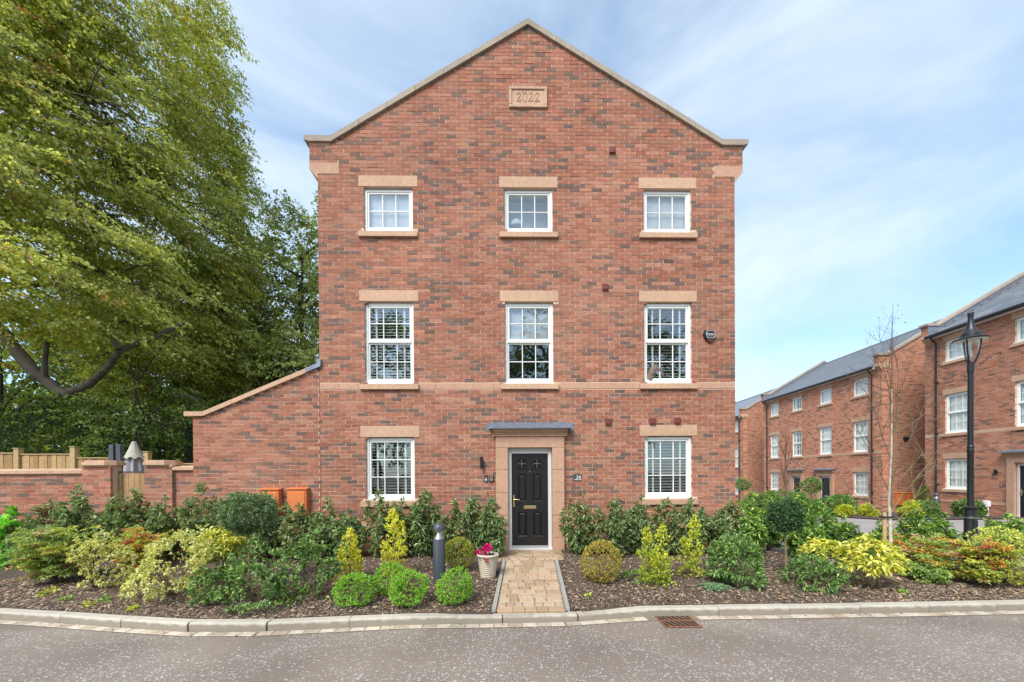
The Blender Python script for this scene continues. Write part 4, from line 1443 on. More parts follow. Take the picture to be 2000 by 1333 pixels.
def row_house(label, origin, near=False, doors=(1, 2), rz=TH, blindset=(1, 2, 1, 2), slates=True, slate_geo=0):
    root = thing('terrace_house', label, 'house', origin, rz)
    L, W = HL, HW
    openings = []; bh = []
    for k, (z0, z1, lz, st) in ROWS.items():
        for i, cx in enumerate(BAYS):
            if k == 'ground' and i in doors: continue
            openings.append((cx - .4875, cx + .4875, z0, z1))
            bh += [(cx - .4875, cx + .4875, z0, z1), (cx - .5875, cx + .5875, lz, lz + .222), (cx - .5825, cx + .5825, st - .118, st)]
    for i in doors:
        openings.append((BAYS[i] - .444, BAYS[i] + .444, 0, 2.055)); bh.append((BAYS[i] - .685, BAYS[i] + .685, -.1, 2.5))
    bh += [(0, L, 3.238, 3.362), (0, L, .455, .565)]
    if near:
        lay = brick_layout(0.0, 5.10, -.075, 7.60, bh)
        lay_bricks(root, lay, lambda x, z: x * 1.0 + abs(z - 1.9) * .3 + (4 if z < .6 else 0), pal=TCOL)
        b = MB(); wall_cells(b, 0, 5.1, -.6, 7.66, [o for o in openings if o[1] < 5.1], .0022, .3); b.build('wall_core', MORTAR, root)
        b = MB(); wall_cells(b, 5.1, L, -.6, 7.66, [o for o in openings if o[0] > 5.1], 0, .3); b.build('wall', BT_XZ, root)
    else:
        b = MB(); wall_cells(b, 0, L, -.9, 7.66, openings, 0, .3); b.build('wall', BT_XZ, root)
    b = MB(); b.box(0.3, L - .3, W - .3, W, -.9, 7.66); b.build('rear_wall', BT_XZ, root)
    gp = [(0.0, -.9), (W, -.9), (W, 7.42), (W + .17, 7.62), (W + .17, 8.14), (W - .28, 8.14), (W / 2, 10.50), (.28, 8.14), (-.17, 8.14), (-.17, 7.62), (0.0, 7.42)]
    gq = [(p[0] if p[0] > 0.001 or p[0] < -.001 else .301, p[1]) for p in gp]
    gq[0] = (.302, -.9); gq[-1] = (.302, 7.42)
    for x0, x1 in ((0, .3), (L - .3, L)):
        b = MB(); b.prism([(.302, -.9), (W, -.9), (W, 7.42), (.302, 7.42)], 0, x0 + .001, x1 - .001)
        b.prism([(-.17, 7.62), (.0, 7.42), (W, 7.421), (W + .17, 7.62), (W + .17, 8.14), (W - .28, 8.14), (W / 2, 10.50), (.28, 8.14), (-.17, 8.14)], 0, x0, x1)
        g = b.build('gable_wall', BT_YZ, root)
        for s in (0, 1):                                        # coping stones of the parapet, both slopes
            for a, c in zip(np.linspace(0, 3.92, 7)[:-1], np.linspace(0, 3.92, 7)[1:]):
                f = (lambda d: (W / 2 - d if s == 0 else W / 2 + d, 10.617 - d * .602))
                p, q = f(a + .002), f(c - .002)
                b = MB(); b.prism([p, q, (q[0], q[1] - .115), (p[0], p[1] - .115)], 0, x0 - .05, x1 + .05); b.build('coping_stone', COPE, root)
            e = .28 if s == 0 else W - .28; d = -1 if s == 0 else 1
            b = MB(); b.prism([(e, 8.25), (e + d * .52, 8.25), (e + d * .52, 8.165), (e + d * .45, 8.137), (e, 8.137)], 0, x0 - .05, x1 + .05); b.build('coping_stone', COPE, root)
        b = MB(); b.prism([(.40, 7.744), (-.176, 7.744), (-.176, 7.615), (-.006, 7.41), (-.006, 7.526), (.40, 7.526)], 0, x0 - .006, x1 + .006); b.build('corbel_stone', STONE, root)
    # roof
    b = MB(); b.cur = (.175, .19, .215)
    b.prism([(-.2, 7.60), (W / 2, 10.26), (W + .2, 7.60), (W + .2, 7.65), (W / 2, 10.32), (-.2, 7.65)], 0, .301, L - .301); roof = b.build('roof', SLATE, root)
    if slates: slate_rows(roof, .30, L - .30, slate_geo, (lambda p: p[0]) if slate_geo else None)
    b = MB(); b.cur = (.15, .16, .18); b.tube([(.31, W / 2, 10.30), (L - .31, W / 2, 10.30)], .09, 8); b.build('ridge_tiles', SLATE, roof, True)
    for x0 in (.301, L - .391):
        b = MB(); ph = math.atan2(2.67, W / 2 + .22)
        b.prism([(-.17, 7.67), (W / 2, 10.36), (W / 2, 10.50), (.25, 8.13), (-.165, 8.12)], 0, x0, x0 + .006) if x0 < 1 else b.prism([(-.17, 7.67), (W / 2, 10.36), (W / 2, 10.50), (.25, 8.13), (-.165, 8.12)], 0, x0 + .084, x0 + .09)
        b.build('lead_upstand', LEAD, root)
    b = MB()
    gprof = [(-.34, 7.66), (-.345, 7.60), (-.32, 7.555), (-.27, 7.54), (-.225, 7.56), (-.21, 7.60), (-.21, 7.665), (-.225, 7.665), (-.225, 7.61), (-.33, 7.61), (-.33, 7.66)]
    b.prism(gprof, 0, .31, L - .31); b.build('gutter', BLACKP, root)
    b = MB(); b.box(.302, L - .302, -.205, -.006, 7.53, 7.60); b.build('soffit', WHITE, root)
    for x in (.55, L - .55):
        b = MB(); b.tube([(x, -.27, 7.56), (x, -.27, 7.46), (x, -.08, 7.30), (x, -.075, 3.0), (x, -.075, -.1), (x, -.15, -.2)], .036, 10)
        for z in (1.2, 3.4, 5.6): b.box(x - .05, x + .05, -.12, 0, z - .025, z + .025)
        b.build('downpipe', BLACKP, root, True)
    b = MB()
    for z in (-.02, 2.72, 5.60): b.box(.3, L - .3, .3, 4.0, z - .05, z + .05)
    b.box(.3, L - .3, 3.2, 3.3, .03, 7.5); b.build('room', ROOM, root)
    for k, (z0, z1, lz, st) in ROWS.items():
        for i, cx in enumerate(BAYS):
            if k == 'ground' and i in doors: continue
            place_window(root, k, cx, z0 + .002, z1 - .012, y=.052, far=True, blind=blindset[i])
            stone_lintel(root, cx, lz); stone_sill(root, cx, st)
    edges = [0.0] + sorted(sum([[c - .5825, c + .5825] for c in BAYS], [])) + [L]
    for a, c in zip(edges[0::2], edges[1::2]):
        n = max(1, round((c - a) / .42))
        for i in range(n):
            b = MB(); b.fbox(a + (c - a) * i / n + .003, a + (c - a) * (i + 1) / n - .003, -.007, .05, 3.240, 3.360, .003); b.build('course_stone', STONE, root)
    edges = [0.0] + sorted(sum([[BAYS[i] - .685, BAYS[i] + .685] for i in doors], [])) + [L]
    for a, c in zip(edges[0::2], edges[1::2]):
        b = MB(); b.fbox(a, c, -.022, .05, .457, .563, .004); b.build('plinth_course', STONE2, root)
    for i in doors: build_door(root, BAYS[i], 0.0, far=True)
    return root


P1 = street_pt(18.73, 17.5); P2 = street_pt(31.2, 17.5); P3 = street_pt(44.4, 17.5)
row_house('nearest red brick terrace house at the right edge behind the lamp post', (*P1, -.23), near=True, blindset=(2, 2, 2, 2), slate_geo=300)
row_house('middle brick terrace pair with two black doors and slate roof', (*P2, -.77), blindset=(2, 1, 2, 2))
row_house('farthest brick terrace house half hidden by the corner of the main house', (*P3, -1.35), blindset=(2, 2, 2, 2), slates=False)
# the house across the road, which the front windows mirror
row_house('brick house with slate roof across the road, mirrored in the front windows', (-5.5 + HL, -23.0, -.5), rz=math.pi, slates=False, blindset=(1, 1, 2, 1))


def on_front(P, zo, x, y, z):
    """point given in a terrace house's own frame"""
    c, s = math.cos(TH), math.sin(TH)
    return (P[0] + c * x - s * y, P[1] + s * x + c * y, zo + z)


# meter boxes on the middle house's gable, wall lamps and a wreath
for i, (yy, lab) in enumerate(((.78, 'orange meter box on the far terrace gable behind the birch, left one'), (1.24, 'orange meter box on the far terrace gable behind the birch, right one'))):
    q = on_front(P2, -.77, HL, yy, 0)
    meter_box(lab, -.20, .20, .62, 1.22, q, TH + math.pi / 2)
for P, zo, x, lab in ((P1, -.23, 2.75, 'small black wall lamp left of the nearest terrace door'), (P2, -.77, 5.25, 'small black wall lamp beside the nearer of the two far black doors'), (P2, -.77, 2.72, 'small black wall lamp beside the door with the autumn wreath')):
    t = thing('porch_lamp', lab, 'wall lamp', on_front(P, zo, x, 0, 1.72), TH)
    x = 0
    b = MB(); b.fbox(-.035, .035, -.03, 0, -.06, .06, .004); b.build('bracket', BLACKM, t)
    b = MB(); b.lathe([(.03, -.10), (.034, -.095), (.034, .095), (.03, .10)], 14, 0, -.075); b.build('lamp_body', BLACKM, t, True)
t = thing('alarm_bell_box', 'dark alarm box high on the far terrace gable', 'alarm', on_front(P2, -.77, HL, 1.1, 3.95), TH + math.pi / 2)
b = MB(); b.prism([(-.11, .08), (.11, .08), (.13, 0), (.08, -.12), (-.08, -.12), (-.13, 0)], 1, -.07, 0); b.build('casing', BLACKP, t)
t = thing('utility_pillar', 'slim white service pillar at the foot of the nearest terrace wall', 'utility box', on_front(P1, -.23, 2.55, -.14, -.15))
b = MB(); b.box(-.04, .04, -.04, .04, 0, .55); b.build('post', WHITE, t)
b = MB(); b.cbox(-.08, .08, -.07, .07, .551, .77, .015); b.build('cap', WHITE, t)
t = thing('door_wreath', 'orange autumn wreath on the farther of the two far black doors', 'wreath', on_front(P2, -.77, BAYS[1], -.005, 1.42), TH)
b = MB()
for k in range(70):
    a = random.uniform(0, 6.283); r = .115 + random.gauss(0, .018)
    p = Vector((r * math.cos(a), -.02 + random.gauss(0, .012), r * math.sin(a)))
    d = Vector((math.cos(a) + random.gauss(0, .6), random.gauss(-.3, .4), math.sin(a) + random.gauss(0, .6))).normalized() * .05
    s_ = d.cross(Vector((0, 1, 0))).normalized() * .02
    b.cur = tuple(pick([(3, (.55, .16, .03)), (2, (.40, .09, .03)), (1, (.55, .33, .06))], 1)[0])
    b.face([p, p + d * .5 + s_, p + d, p + d * .5 - s_])
b.build('wreath_leaves', LF, t)


# ================================================================== street furniture
def lamp_post():
    t = thing('street_lamp', 'tall black cast iron street lamp with flared lantern in the right bed', 'street lamp', (7.57, -1.69, -.07))
    b = MB()
    b.lathe([(.17, -.2), (.17, .03), (.15, .05), (.13, .08), (.122, .12), (.118, .50), (.120, .505), (.120, .52), (.114, .53), (.114, .83), (.128, .84), (.128, .86), (.116, .87), (.110, .97), (.122, .985), (.132, 1.0), (.132, 1.015), (.09, 1.03), (.066, 1.04), (.062, 1.10), (.058, 1.9), (.064, 1.91), (.068, 1.93), (.064, 1.955), (.060, 1.97), (.068, 1.985), (.064, 2.01), (.056, 2.02), (.054, 3.20), (.066, 3.21), (.066, 3.36), (.05, 3.37)], 28)
    col = b.build('column', BLACKM, t, True)
    b = MB(); b.lathe([(.121, .835), (.134, .838), (.134, .848), (.121, .851)], 28); b.build('band', STEEL, col, True)
    b = MB(); b.fbox(-.05, .05, -.124, -.1, .56, .80, .006); b.build('access_door', BLACKM, col)
    b = MB()
    for a in (R(200), R(320), R(80)):
        ca, sa = math.cos(a), math.sin(a)
        b.tube([(ca * r, sa * r, z) for r, z in ((.045, 3.33), (.09, 3.40), (.135, 3.50), (.165, 3.62), (.175, 3.74))], [.022, .02, .018, .017, .017], 8)
    b.build('lantern_frame', BLACKM, t, True)
    b = MB(); b.lathe([(.03, 3.385), (.06, 3.41), (.10, 3.47), (.135, 3.55), (.155, 3.64), (.16, 3.74)], 28); b.build('lens', LENS, t, True)
    b = MB(); b.lathe([(.012, 3.40), (.02, 3.44), (.025, 3.50), (.018, 3.60), (.02, 3.72)], 12); b.build('reflector', STEEL, t, True)
    b = MB(); b.lathe([(.02, 3.735), (.17, 3.738), (.30, 3.722), (.318, 3.728), (.318, 3.738), (.22, 3.765), (.20, 3.78), (.198, 3.80), (.175, 3.81), (.172, 3.83), (.14, 3.855), (.10, 3.90), (.072, 3.96), (.055, 4.03), (.048, 4.08), (.052, 4.11), (.062, 4.15), (.058, 4.165), (.01, 4.17)], 32)
    b.build('lantern_top', BLACKM, t, True)
    b = MB(); b.lathe([(.02, 3.728), (.17, 3.731), (.298, 3.716), (.15, 3.725)], 28); b.build('reflector_plate', WHITE, t, True)
    for o in [t] : o.scale = (.66, .66, 1.0)


lamp_post()


def bollard(label, loc, s=1.0):
    t = thing('bollard_light', label, 'bollard', loc, 0, 'bollard lights')
    r = .093 * s
    b = MB(); b.lathe([(r, -.1), (r, .66 * s), (r * .97, .665 * s)], 28); b.build('post', GREYP, t, True)
    b = MB(); b.lathe([(r * .95, .664 * s), (r * .75, .685 * s), (r * .38, .735 * s), (r * .24, .79 * s), (r * .2, .80 * s)], 24); b.build('reflector_cone', STEEL, t, True)
    b = MB(); b.lathe([(r * .93, .667 * s), (r * .93, .80 * s)], 28); b.build('lens', LENS, t, True)
    b = MB(); b.lathe([(r * .9, .797 * s), (r * 1.06, .797 * s), (r * 1.06, .815 * s), (r * .98, .85 * s), (r * .78, .882 * s), (r * .45, .902 * s), (r * .05, .91 * s)], 28); b.build('domed_cap', GREYP, t, True)


bollard('dark grey bollard light among the bright green hebe balls', (-1.01, -1.91, gz(0, -1.91) - .03))
bollard('grey bollard light in front of the nearest terrace house', (17.1, 7.4, -.22), 1.0)


def flower_pot():
    x, y = -.27, -1.80
    t = thing('plant_pot', 'cream ribbed plant pot holding a pink flower beside the path', 'plant pot', (x, y, gz(x, y)))
    prof = [(.112, 0)]
    for i in range(9):
        z = .02 + i * .033; r = .114 + .045 * z / .33
        prof += [(r + .002, z), (r + .004, z + .012), (r - .0005, z + .026)]
    prof += [(.160, .318), (.172, .325), (.178, .345), (.172, .362), (.158, .366), (.150, .355), (.146, .31)]
    b = MB(); b.lathe(prof, 32); b.build('pot', CLAY, t, True)
    b = MB(); b.lathe([(.147, .30), (.146, .318), (.08, .325), (.01, .33)], 24); b.build('compost', SOIL, t, True)
    f = thing('pink_flower', 'magenta cyclamen flower growing in the cream plant pot', 'flower', (x - .03, y - .03, gz(x, y) + .32))
    b = MB()
    for k in range(9):
        a = random.uniform(0, 6.28); r = random.uniform(.01, .07)
        b.tube([(0, 0, 0), (r * .5 * math.cos(a), r * .5 * math.sin(a), .05), (r * math.cos(a), r * math.sin(a), .09)], .003, 5)
    b.build('stem', TWIGG, f)
    b = MB()
    for k in range(150):
        c = Vector(random.choice([(-.035, -.02, .085), (.02, -.03, .075), (.045, 0, .10), (.0, .01, .13), (-.01, -.05, .05), (.03, .03, .12), (-.10, 0, .06), (.01, -.10, -.02)]))
        d = Vector((random.gauss(0, 1), random.gauss(0, 1), random.gauss(.4, 1))).normalized()
        p = c + d * .008; q = d.cross(Vector((random.random(), random.random(), random.random()))).normalized() * .017
        b.cur = tuple(pick([(3, (.72, .016, .21)), (2, (.58, .010, .15)), (1, (.78, .07, .32))], 1, jit=.1)[0])
        b.face([p, p + d * .016 + q, p + d * .034, p + d * .016 - q])
    b.build('petals', PINK, f)
    b = MB()
    for k in range(46):
        a = random.uniform(0, 6.28); d = Vector((math.cos(a), math.sin(a), random.uniform(.1, .8))).normalized()
        p = Vector((random.gauss(0, .03), random.gauss(0, .03), .0)); q = d.cross(Vector((0, 0, 1))).normalized() * .018
        b.cur = tuple(pick([(1, (.06, .11, .045)), (1, (.09, .15, .06))], 1)[0]); L = random.uniform(.05, .10)
        b.face([p + d * .02, p + d * L * .6 + q, p + d * L, p + d * L * .6 - q])
    b.build('foliage', LF, f)
    f.scale = (1.3, 1.3, 1.3)


flower_pot()


# ================================================================== plants
def unit(v):
    return v / np.maximum(np.linalg.norm(v, axis=1, keepdims=True), 1e-9)


def leaf_mesh(name, mat, pos, d, L, W, col, rg, fold=0.22, droop=0.12, up=None):
    """one folded diamond of two triangles per leaf"""
    n = len(pos)
    d = unit(d)
    r = np.array([0, 0, 1.0]) + 0.55 * rg.standard_normal((n, 3)) if up is None else up
    side = unit(np.cross(d, r))
    nn = np.cross(side, d)
    L = np.broadcast_to(np.asarray(L, float), (n,))[:, None]; W = np.broadcast_to(np.asarray(W, float), (n,))[:, None]
    mid = pos + d * L * 0.45
    v = np.empty((n, 4, 3))
    v[:, 0] = pos
    v[:, 1] = mid + side * W * 0.5 + nn * W * fold
    v[:, 2] = pos + d * L - np.array([0, 0, 1.0]) * L * droop
    v[:, 3] = mid - side * W * 0.5 + nn * W * fold
    me = bpy.data.meshes.new(name)
    me.vertices.add(4 * n); me.vertices.foreach_set('co', v.astype(np.float32).ravel())
    idx = (np.arange(n)[:, None] * 4 + np.array([0, 1, 2, 0, 2, 3])[None]).astype(np.int32).ravel()
    me.loops.add(6 * n); me.loops.foreach_set('vertex_index', idx)
    me.polygons.add(2 * n)
    me.polygons.foreach_set('loop_start', (np.arange(2 * n) * 3).astype(np.int32))
    me.polygons.foreach_set('loop_total', np.full(2 * n, 3, np.int32))
    at = me.attributes.new('col', 'FLOAT_COLOR', 'FACE')
    c = np.concatenate([(col * 1.45).clip(0, .82), np.ones((n, 1))], 1)
    at.data.foreach_set('color', np.repeat(c, 2, 0).astype(np.float32).ravel())
    me.materials.append(mat)
    me.update(calc_edges=True)
    return me


def rosettes(tips, dirs, q, spread, rg, upk=0.25, jit=0.01):
    """q leaves round each twig tip"""
    n = len(tips)
    P = np.repeat(tips, q, 0) + jit * rg.standard_normal((n * q, 3))
    D = np.repeat(unit(dirs), q, 0) + spread * rg.standard_normal((n * q, 3)) + np.array([0, 0, upk])
    return P, unit(D)


# palettes (leaf reflectance)
DKG = [(4, (.140, .195, .078)), (3, (.190, .250, .108)), (2, (.095, .135, .058)), (1.4, (.28, .33, .17))]
HDG = [(4, (0.112, 0.210, 0.053)), (3, (0.173, 0.285, 0.068)), (2, (0.075, 0.143, 0.042)), (1, (0.255, 0.345, 0.090))]
VIB = [(4, (.110, .185, .058)), (3, (.160, .250, .075)), (2, (.075, .125, .044)), (1.8, (.26, .36, .11))]
YEL = [(4, (.70, .56, .045)), (3, (.58, .49, .04)), (2, (.76, .65, .12)), (1, (.34, .35, .04))]
YGR = [(3, (.56, .51, .05)), (3, (.38, .41, .045)), (3, (.22, .29, .045)), (1, (.66, .57, .09))]
VAR = [(4, (0.616, 0.550, 0.209)), (3, (0.528, 0.462, 0.121)), (3, (0.176, 0.220, 0.061)), (2, (0.704, 0.649, 0.330))]
VARY = [(4, (0.550, 0.528, 0.121)), (3, (0.440, 0.462, 0.077)), (3, (0.220, 0.286, 0.055)), (1, (0.660, 0.616, 0.242))]
AUC = [(4, (.50, .45, .075)), (2.5, (.56, .52, .15)), (3, (.38, .39, .05)), (2, (.22, .28, .045))]
HEB = [(4, (0.178, 0.345, 0.037)), (3, (0.230, 0.420, 0.052)), (2, (0.115, 0.230, 0.029)), (.6, (0.414, 0.437, 0.057))]
BOX = [(3, (0.213, 0.250, 0.035)), (3, (0.300, 0.312, 0.044)), (2, (0.125, 0.175, 0.031)), (1.3, (0.450, 0.338, 0.062))]
BOXO = [(3, (0.250, 0.237, 0.037)), (3, (0.375, 0.294, 0.050)), (2, (0.138, 0.163, 0.031)), (2.4, (0.500, 0.312, 0.075))]
GRY = [(4, (0.105, 0.161, 0.077)), (3, (0.154, 0.217, 0.105)), (2, (0.063, 0.105, 0.053)), (1, (0.266, 0.308, 0.168))]
TOP = [(4, (.042, .085, .036)), (3, (.064, .120, .048)), (1, (.11, .17, .06))]
BRT = [(4, (0.180, 0.432, 0.048)), (3, (0.264, 0.552, 0.072)), (2, (0.108, 0.264, 0.042))]


def stems(b, x, y, z, ends, rg, r0=.010, bend=.25):
    for e in ends:
        p0 = np.array([x + .03 * rg.standard_normal(), y + .03 * rg.standard_normal(), z - .02])
        m = p0 * .5 + e * .5; m[:2] = m[:2] * (1 - bend) + p0[:2] * bend
        b.tube([p0, m, e], [r0, r0 * .7, r0 * .3], 5, False)


def base_z(x, y): return bedz(x, y) - .012


def upright_shrub(name, label, cat, x, y, h, w, seed, pal=DKG, nst=9, q=7, L=.088, W=.029, per=26, mat=LFG, group=None, z=None, taper=.45, spread=.75, low=.10, twig=.12, stemmat=TWIG, tipc=None):
    """many upright stems, leafy from near the ground to the tip"""
    rg = np.random.default_rng(seed)
    z0 = base_z(x, y) if z is None else z
    t = thing(name, label, cat, (x, y, z0), 0, group)
    ang = rg.uniform(0, 6.283, nst); rad = (w / 2 - .05) * np.sqrt(rg.uniform(0.02, 1, nst)); rad[0] = 0
    hh = h * (1 - taper * (rad / (w / 2)) ** 1.5) * rg.uniform(.82, 1.0, nst); hh[0] = h * .98
    ends = np.stack([rad * np.cos(ang), rad * np.sin(ang), hh], 1)
    b = MB(); stems(b, 0, 0, 0, ends, rg); b.build('stems', stemmat, t, True)
    T = []; Dd = []
    for e, hi in zip(ends, hh):
        u = rg.uniform(low, 1.0, per); u[:3] = (1.0, .96, .92)
        base = np.stack([e[0] * u ** .7, e[1] * u ** .7, e[2] * u], 1)
        a = rg.uniform(0, 6.283, per)
        ln = twig * (1.15 - .85 * u) * rg.uniform(.5, 1.2, per)
        dd = np.stack([np.cos(a), np.sin(a), np.full(per, .25)], 1)
        dd[:3] = (0, 0, 1)
        T.append(base + dd * ln[:, None]); Dd.append(dd)
    T = np.concatenate(T); Dd = np.concatenate(Dd)
    P, D = rosettes(T, Dd, q, spread, rg, .1, .012)
    P[:, 2] = np.maximum(P[:, 2], .02)
    col = pick(pal, len(P), rg)
    if tipc is not None:
        m = rg.random(len(P)) < .10 * np.clip(P[:, 2] / h, 0, 1) * 2
        col[m] = pick(tipc, m.sum(), rg)
    k = rg.uniform(.7, 1.2, len(P))
    o = link('foliage', leaf_mesh('foliage', mat, P, D, L * k, W * k, col, rg, droop=.25), t)
    return t


def mound_shrub(name, label, cat, x, y, h, w, seed, pal, n=420, q=8, L=.05, W=.022, mat=LF, group=None, z=None, zc=.5, shell=(.55, 1.0), spread=.7, rough=.14, stem=True, upk=.3, gaps=0.0, topcol=None, extra=None, fold=.22, full=True):
    """rounded crown: twig tips through an uneven ellipsoid, leaves pointing outwards"""
    rg = np.random.default_rng(seed)
    z0 = base_z(x, y) if z is None else z
    t = thing(name, label, cat, (x, y, z0), 0, group)
    d = unit(rg.standard_normal((n, 3)))
    lob = rg.standard_normal((7, 3)); ph = rg.uniform(0, 6.28, 7)
    bumpy = 1 + rough * np.sum(np.sin(d @ lob.T * 2.2 + ph), 1) / 2.0
    r = rg.uniform(shell[0], shell[1], n) ** .6 * bumpy
    hr = np.linalg.norm(d[:, :2], axis=1).clip(.05); wide = np.where((d[:, 2] < 0) & full, ((.45 + .55 * hr) / hr).clip(1, 2.2), 1.0)
    T = d * r[:, None] * np.stack([wide * w / 2, wide * w / 2, np.full(n, h / 2)], 1) * .93
    T[:, 2] += h * .5
    keep = T[:, 2] > .03
    if gaps:
        keep &= (np.sin(T @ (lob[0] * 9) + ph[0]) + np.sin(T @ (lob[1] * 9) + ph[1])) > -2 + gaps * 2
    T, d = T[keep], d[keep]
    if stem:
        b = MB(); idx = rg.choice(len(T), min(14, len(T)), False)
        stems(b, 0, 0, 0, T[idx], rg, .009, .1); b.build('stems', TWIG, t, True)
    P, D = rosettes(T, d, q, spread, rg, upk, .008)
    col = pick(pal, len(P), rg)
    if topcol is not None:
        f = np.clip((P[:, 2] / h - .45) * 2.2 + .25 * rg.standard_normal(len(P)), 0, 1)[:, None] > .5
        col = np.where(f, pick(topcol, len(P), rg), col)
    k = rg.uniform(.7, 1.2, len(P))
    link('foliage', leaf_mesh('foliage', mat, P, D, L * k, W * k, col, rg, fold=fold), t)
    if extra:
        nn, pc = extra
        b = MB()
        for i in rg.choice(np.where((T[:, 1] < 0))[0], nn, False):
            c = T[i] * 1.05
            for s in range(18):
                e = c + rg.standard_normal(3) * .014; dd = unit(rg.standard_normal((1, 3)))[0] * .009; ss = np.cross(dd, rg.standard_normal(3)); ss = ss / np.linalg.norm(ss) * .006
                b.cur = pc; b.face([e, e + dd + ss, e + 2 * dd, e + dd - ss])
        b.build('flower_heads', LF, t)
    return t


def nandina(name, label, x, y, h, w, seed, pals, nf=110, group='nandina shrubs'):
    """canes with layered feathery fronds, coloured frond by frond"""
    rg = np.random.default_rng(seed)
    t = thing(name, label, 'shrub', (x, y, base_z(x, y)), 0, group)
    b = MB(); P = []; D = []; C = []; LL = []
    canes = []
    for i in range(9):
        a = rg.uniform(0, 6.283); r = rg.uniform(0, w * .30)
        canes.append(np.array([r * math.cos(a), r * math.sin(a), h * rg.uniform(.55, .92)]))
    stems(b, 0, 0, 0, canes, rg, .011, .3)
    w_ = np.array([p[0] for p in pals], float); w_ /= w_.sum()
    for i in range(nf):
        c = canes[rg.integers(9)]; u = rg.uniform(.16, 1.0)
        p0 = c * np.array([u, u, u]); a = rg.uniform(0, 6.283)
        ax = np.array([math.cos(a), math.sin(a), rg.uniform(.1, .75)]); ax /= np.linalg.norm(ax)
        ln = w * rg.uniform(.22, .42)
        pal = pals[rg.choice(len(pals), p=w_)][1]
        sd = np.cross(ax, [0, 0, 1]); sd /= np.linalg.norm(sd)
        b.tube([p0, p0 + ax * ln * .6, p0 + ax * ln - np.array([0, 0, .12 * ln])], [.003, .002, .001], 3, False)
        for k in range(7):
            s = .25 + .75 * k / 6
            q0 = p0 + ax * ln * s - np.array([0, 0, .14 * ln * s * s])
            for sg in (-1, 1):
                br = sd * sg * .8 + ax * .7 + np.array([0, 0, .05]); br /= np.linalg.norm(br)
                bl = ln * .30 * (1.15 - s)
                for m in range(3):
                    P.append(q0 + br * bl * (m + .5) / 2.4); D.append(br + rg.standard_normal(3) * .45); LL.append(rg.uniform(.036, .06))
                    C.append(pal)
    n = len(P)
    col = np.array(C) * (1 + .16 * rg.standard_normal((n, 1))).clip(.6, 1.5)
    b.build('stems', TWIG, t, True)
    link('foliage', leaf_mesh('foliage', LF, np.array(P), np.array(D), np.array(LL), np.array(LL) * .34, col.clip(.01, .9), rg, droop=.2), t)


def big_leaf_shrub(name, label, x, y, h, w, seed, pal=AUC, lowpal=VIB, n=60, L=.13, W=.042, split=.45, group=None):
    """spotted laurel type: whorls of long leaves at the branch ends, dark leaves lower down"""
    rg = np.random.default_rng(seed)
    t = thing(name, label, 'shrub', (x, y, base_z(x, y)), 0, group)
    d = unit(rg.standard_normal((n * 3, 3)) * np.array([1, 1, .8])); d = d[d[:, 2] > -.35][:n]
    r = rg.uniform(.55, 1.0, len(d)) ** .5
    T = d * r[:, None] * np.array([w / 2 - L * .5, w / 2 - L * .5, h * .5 - L * .2]); T[:, 2] += h * .5
    b = MB(); stems(b, 0, 0, 0, T[:: max(1, len(T) // 14)], rg, .006, .12); b.build('stems', TWIGG, t, True)
    q = 9
    P = np.repeat(T, q, 0); a = np.tile(np.arange(q) * 2.4, len(T)) + np.repeat(rg.uniform(0, 6, len(T)), q)
    ax = np.repeat(unit(d + np.array([0, 0, .8])), q, 0)
    s1 = unit(np.cross(ax, np.array([.3, .9, .1]))); s2 = np.cross(ax, s1)
    D = s1 * np.cos(a)[:, None] + s2 * np.sin(a)[:, None] + ax * rg.uniform(.25, .9, len(a))[:, None]
    P = P + rg.standard_normal(P.shape) * .008 - ax * rg.uniform(0, .04, len(a))[:, None]
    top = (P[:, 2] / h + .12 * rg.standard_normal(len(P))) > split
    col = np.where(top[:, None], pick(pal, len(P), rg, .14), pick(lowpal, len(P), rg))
    k = rg.uniform(.65, 1.15, len(P))
    link('foliage', leaf_mesh('foliage', LFG, P, D, L * k, W * k, col, rg, fold=.16, droop=.22), t)


def standard_tree(name, label, x, y, htot, bw, bh, seed, pal, n, L, W, z=None, q=9, spread=.8, group='clipped lollipop trees', wisp=0):
    """clipped ball on a clear stem"""
    rg = np.random.default_rng(seed)
    z0 = base_z(x, y) if z is None else z
    t = thing(name, label, 'topiary', (x, y, z0), 0, group)
    zc = htot - bh / 2
    b = MB(); b.tube([(0, 0, -.03), (.012, .004, zc * .4), (-.006, 0, zc * .75), (0, 0, zc)], [.017, .015, .014, .012], 8)
    for i in range(14):
        e = unit(rg.standard_normal((1, 3)))[0] * np.array([bw, bw, bh]) * .4
        b.tube([(0, 0, zc - bh * .3), (e[0], e[1], zc + e[2])], [.007, .003], 5, False)
    b.build('trunk', TWIGG, t, True)
    d = unit(rg.standard_normal((n, 3))); ph = rg.uniform(0, 6.28, 5); lob = rg.standard_normal((5, 3))
    r = rg.uniform(.45, 1, n) ** .5 * (1 + .07 * np.sum(np.sin(d @ lob.T * 3 + ph), 1))
    T = d * r[:, None] * np.array([bw / 2, bw / 2, bh / 2]); T[:, 2] += zc
    if wisp:
        T[:, :2] *= 1 + .1 * rg.random((n, 1)); d = unit(d * np.array([1, 1, .35]))
    P, D = rosettes(T, d, q, spread, rg, .2, .012)
    k = rg.uniform(.7, 1.2, len(P))
    link('crown', leaf_mesh('crown', LF, P, D, L * k, W * k, pick(pal, len(P), rg), rg), t)


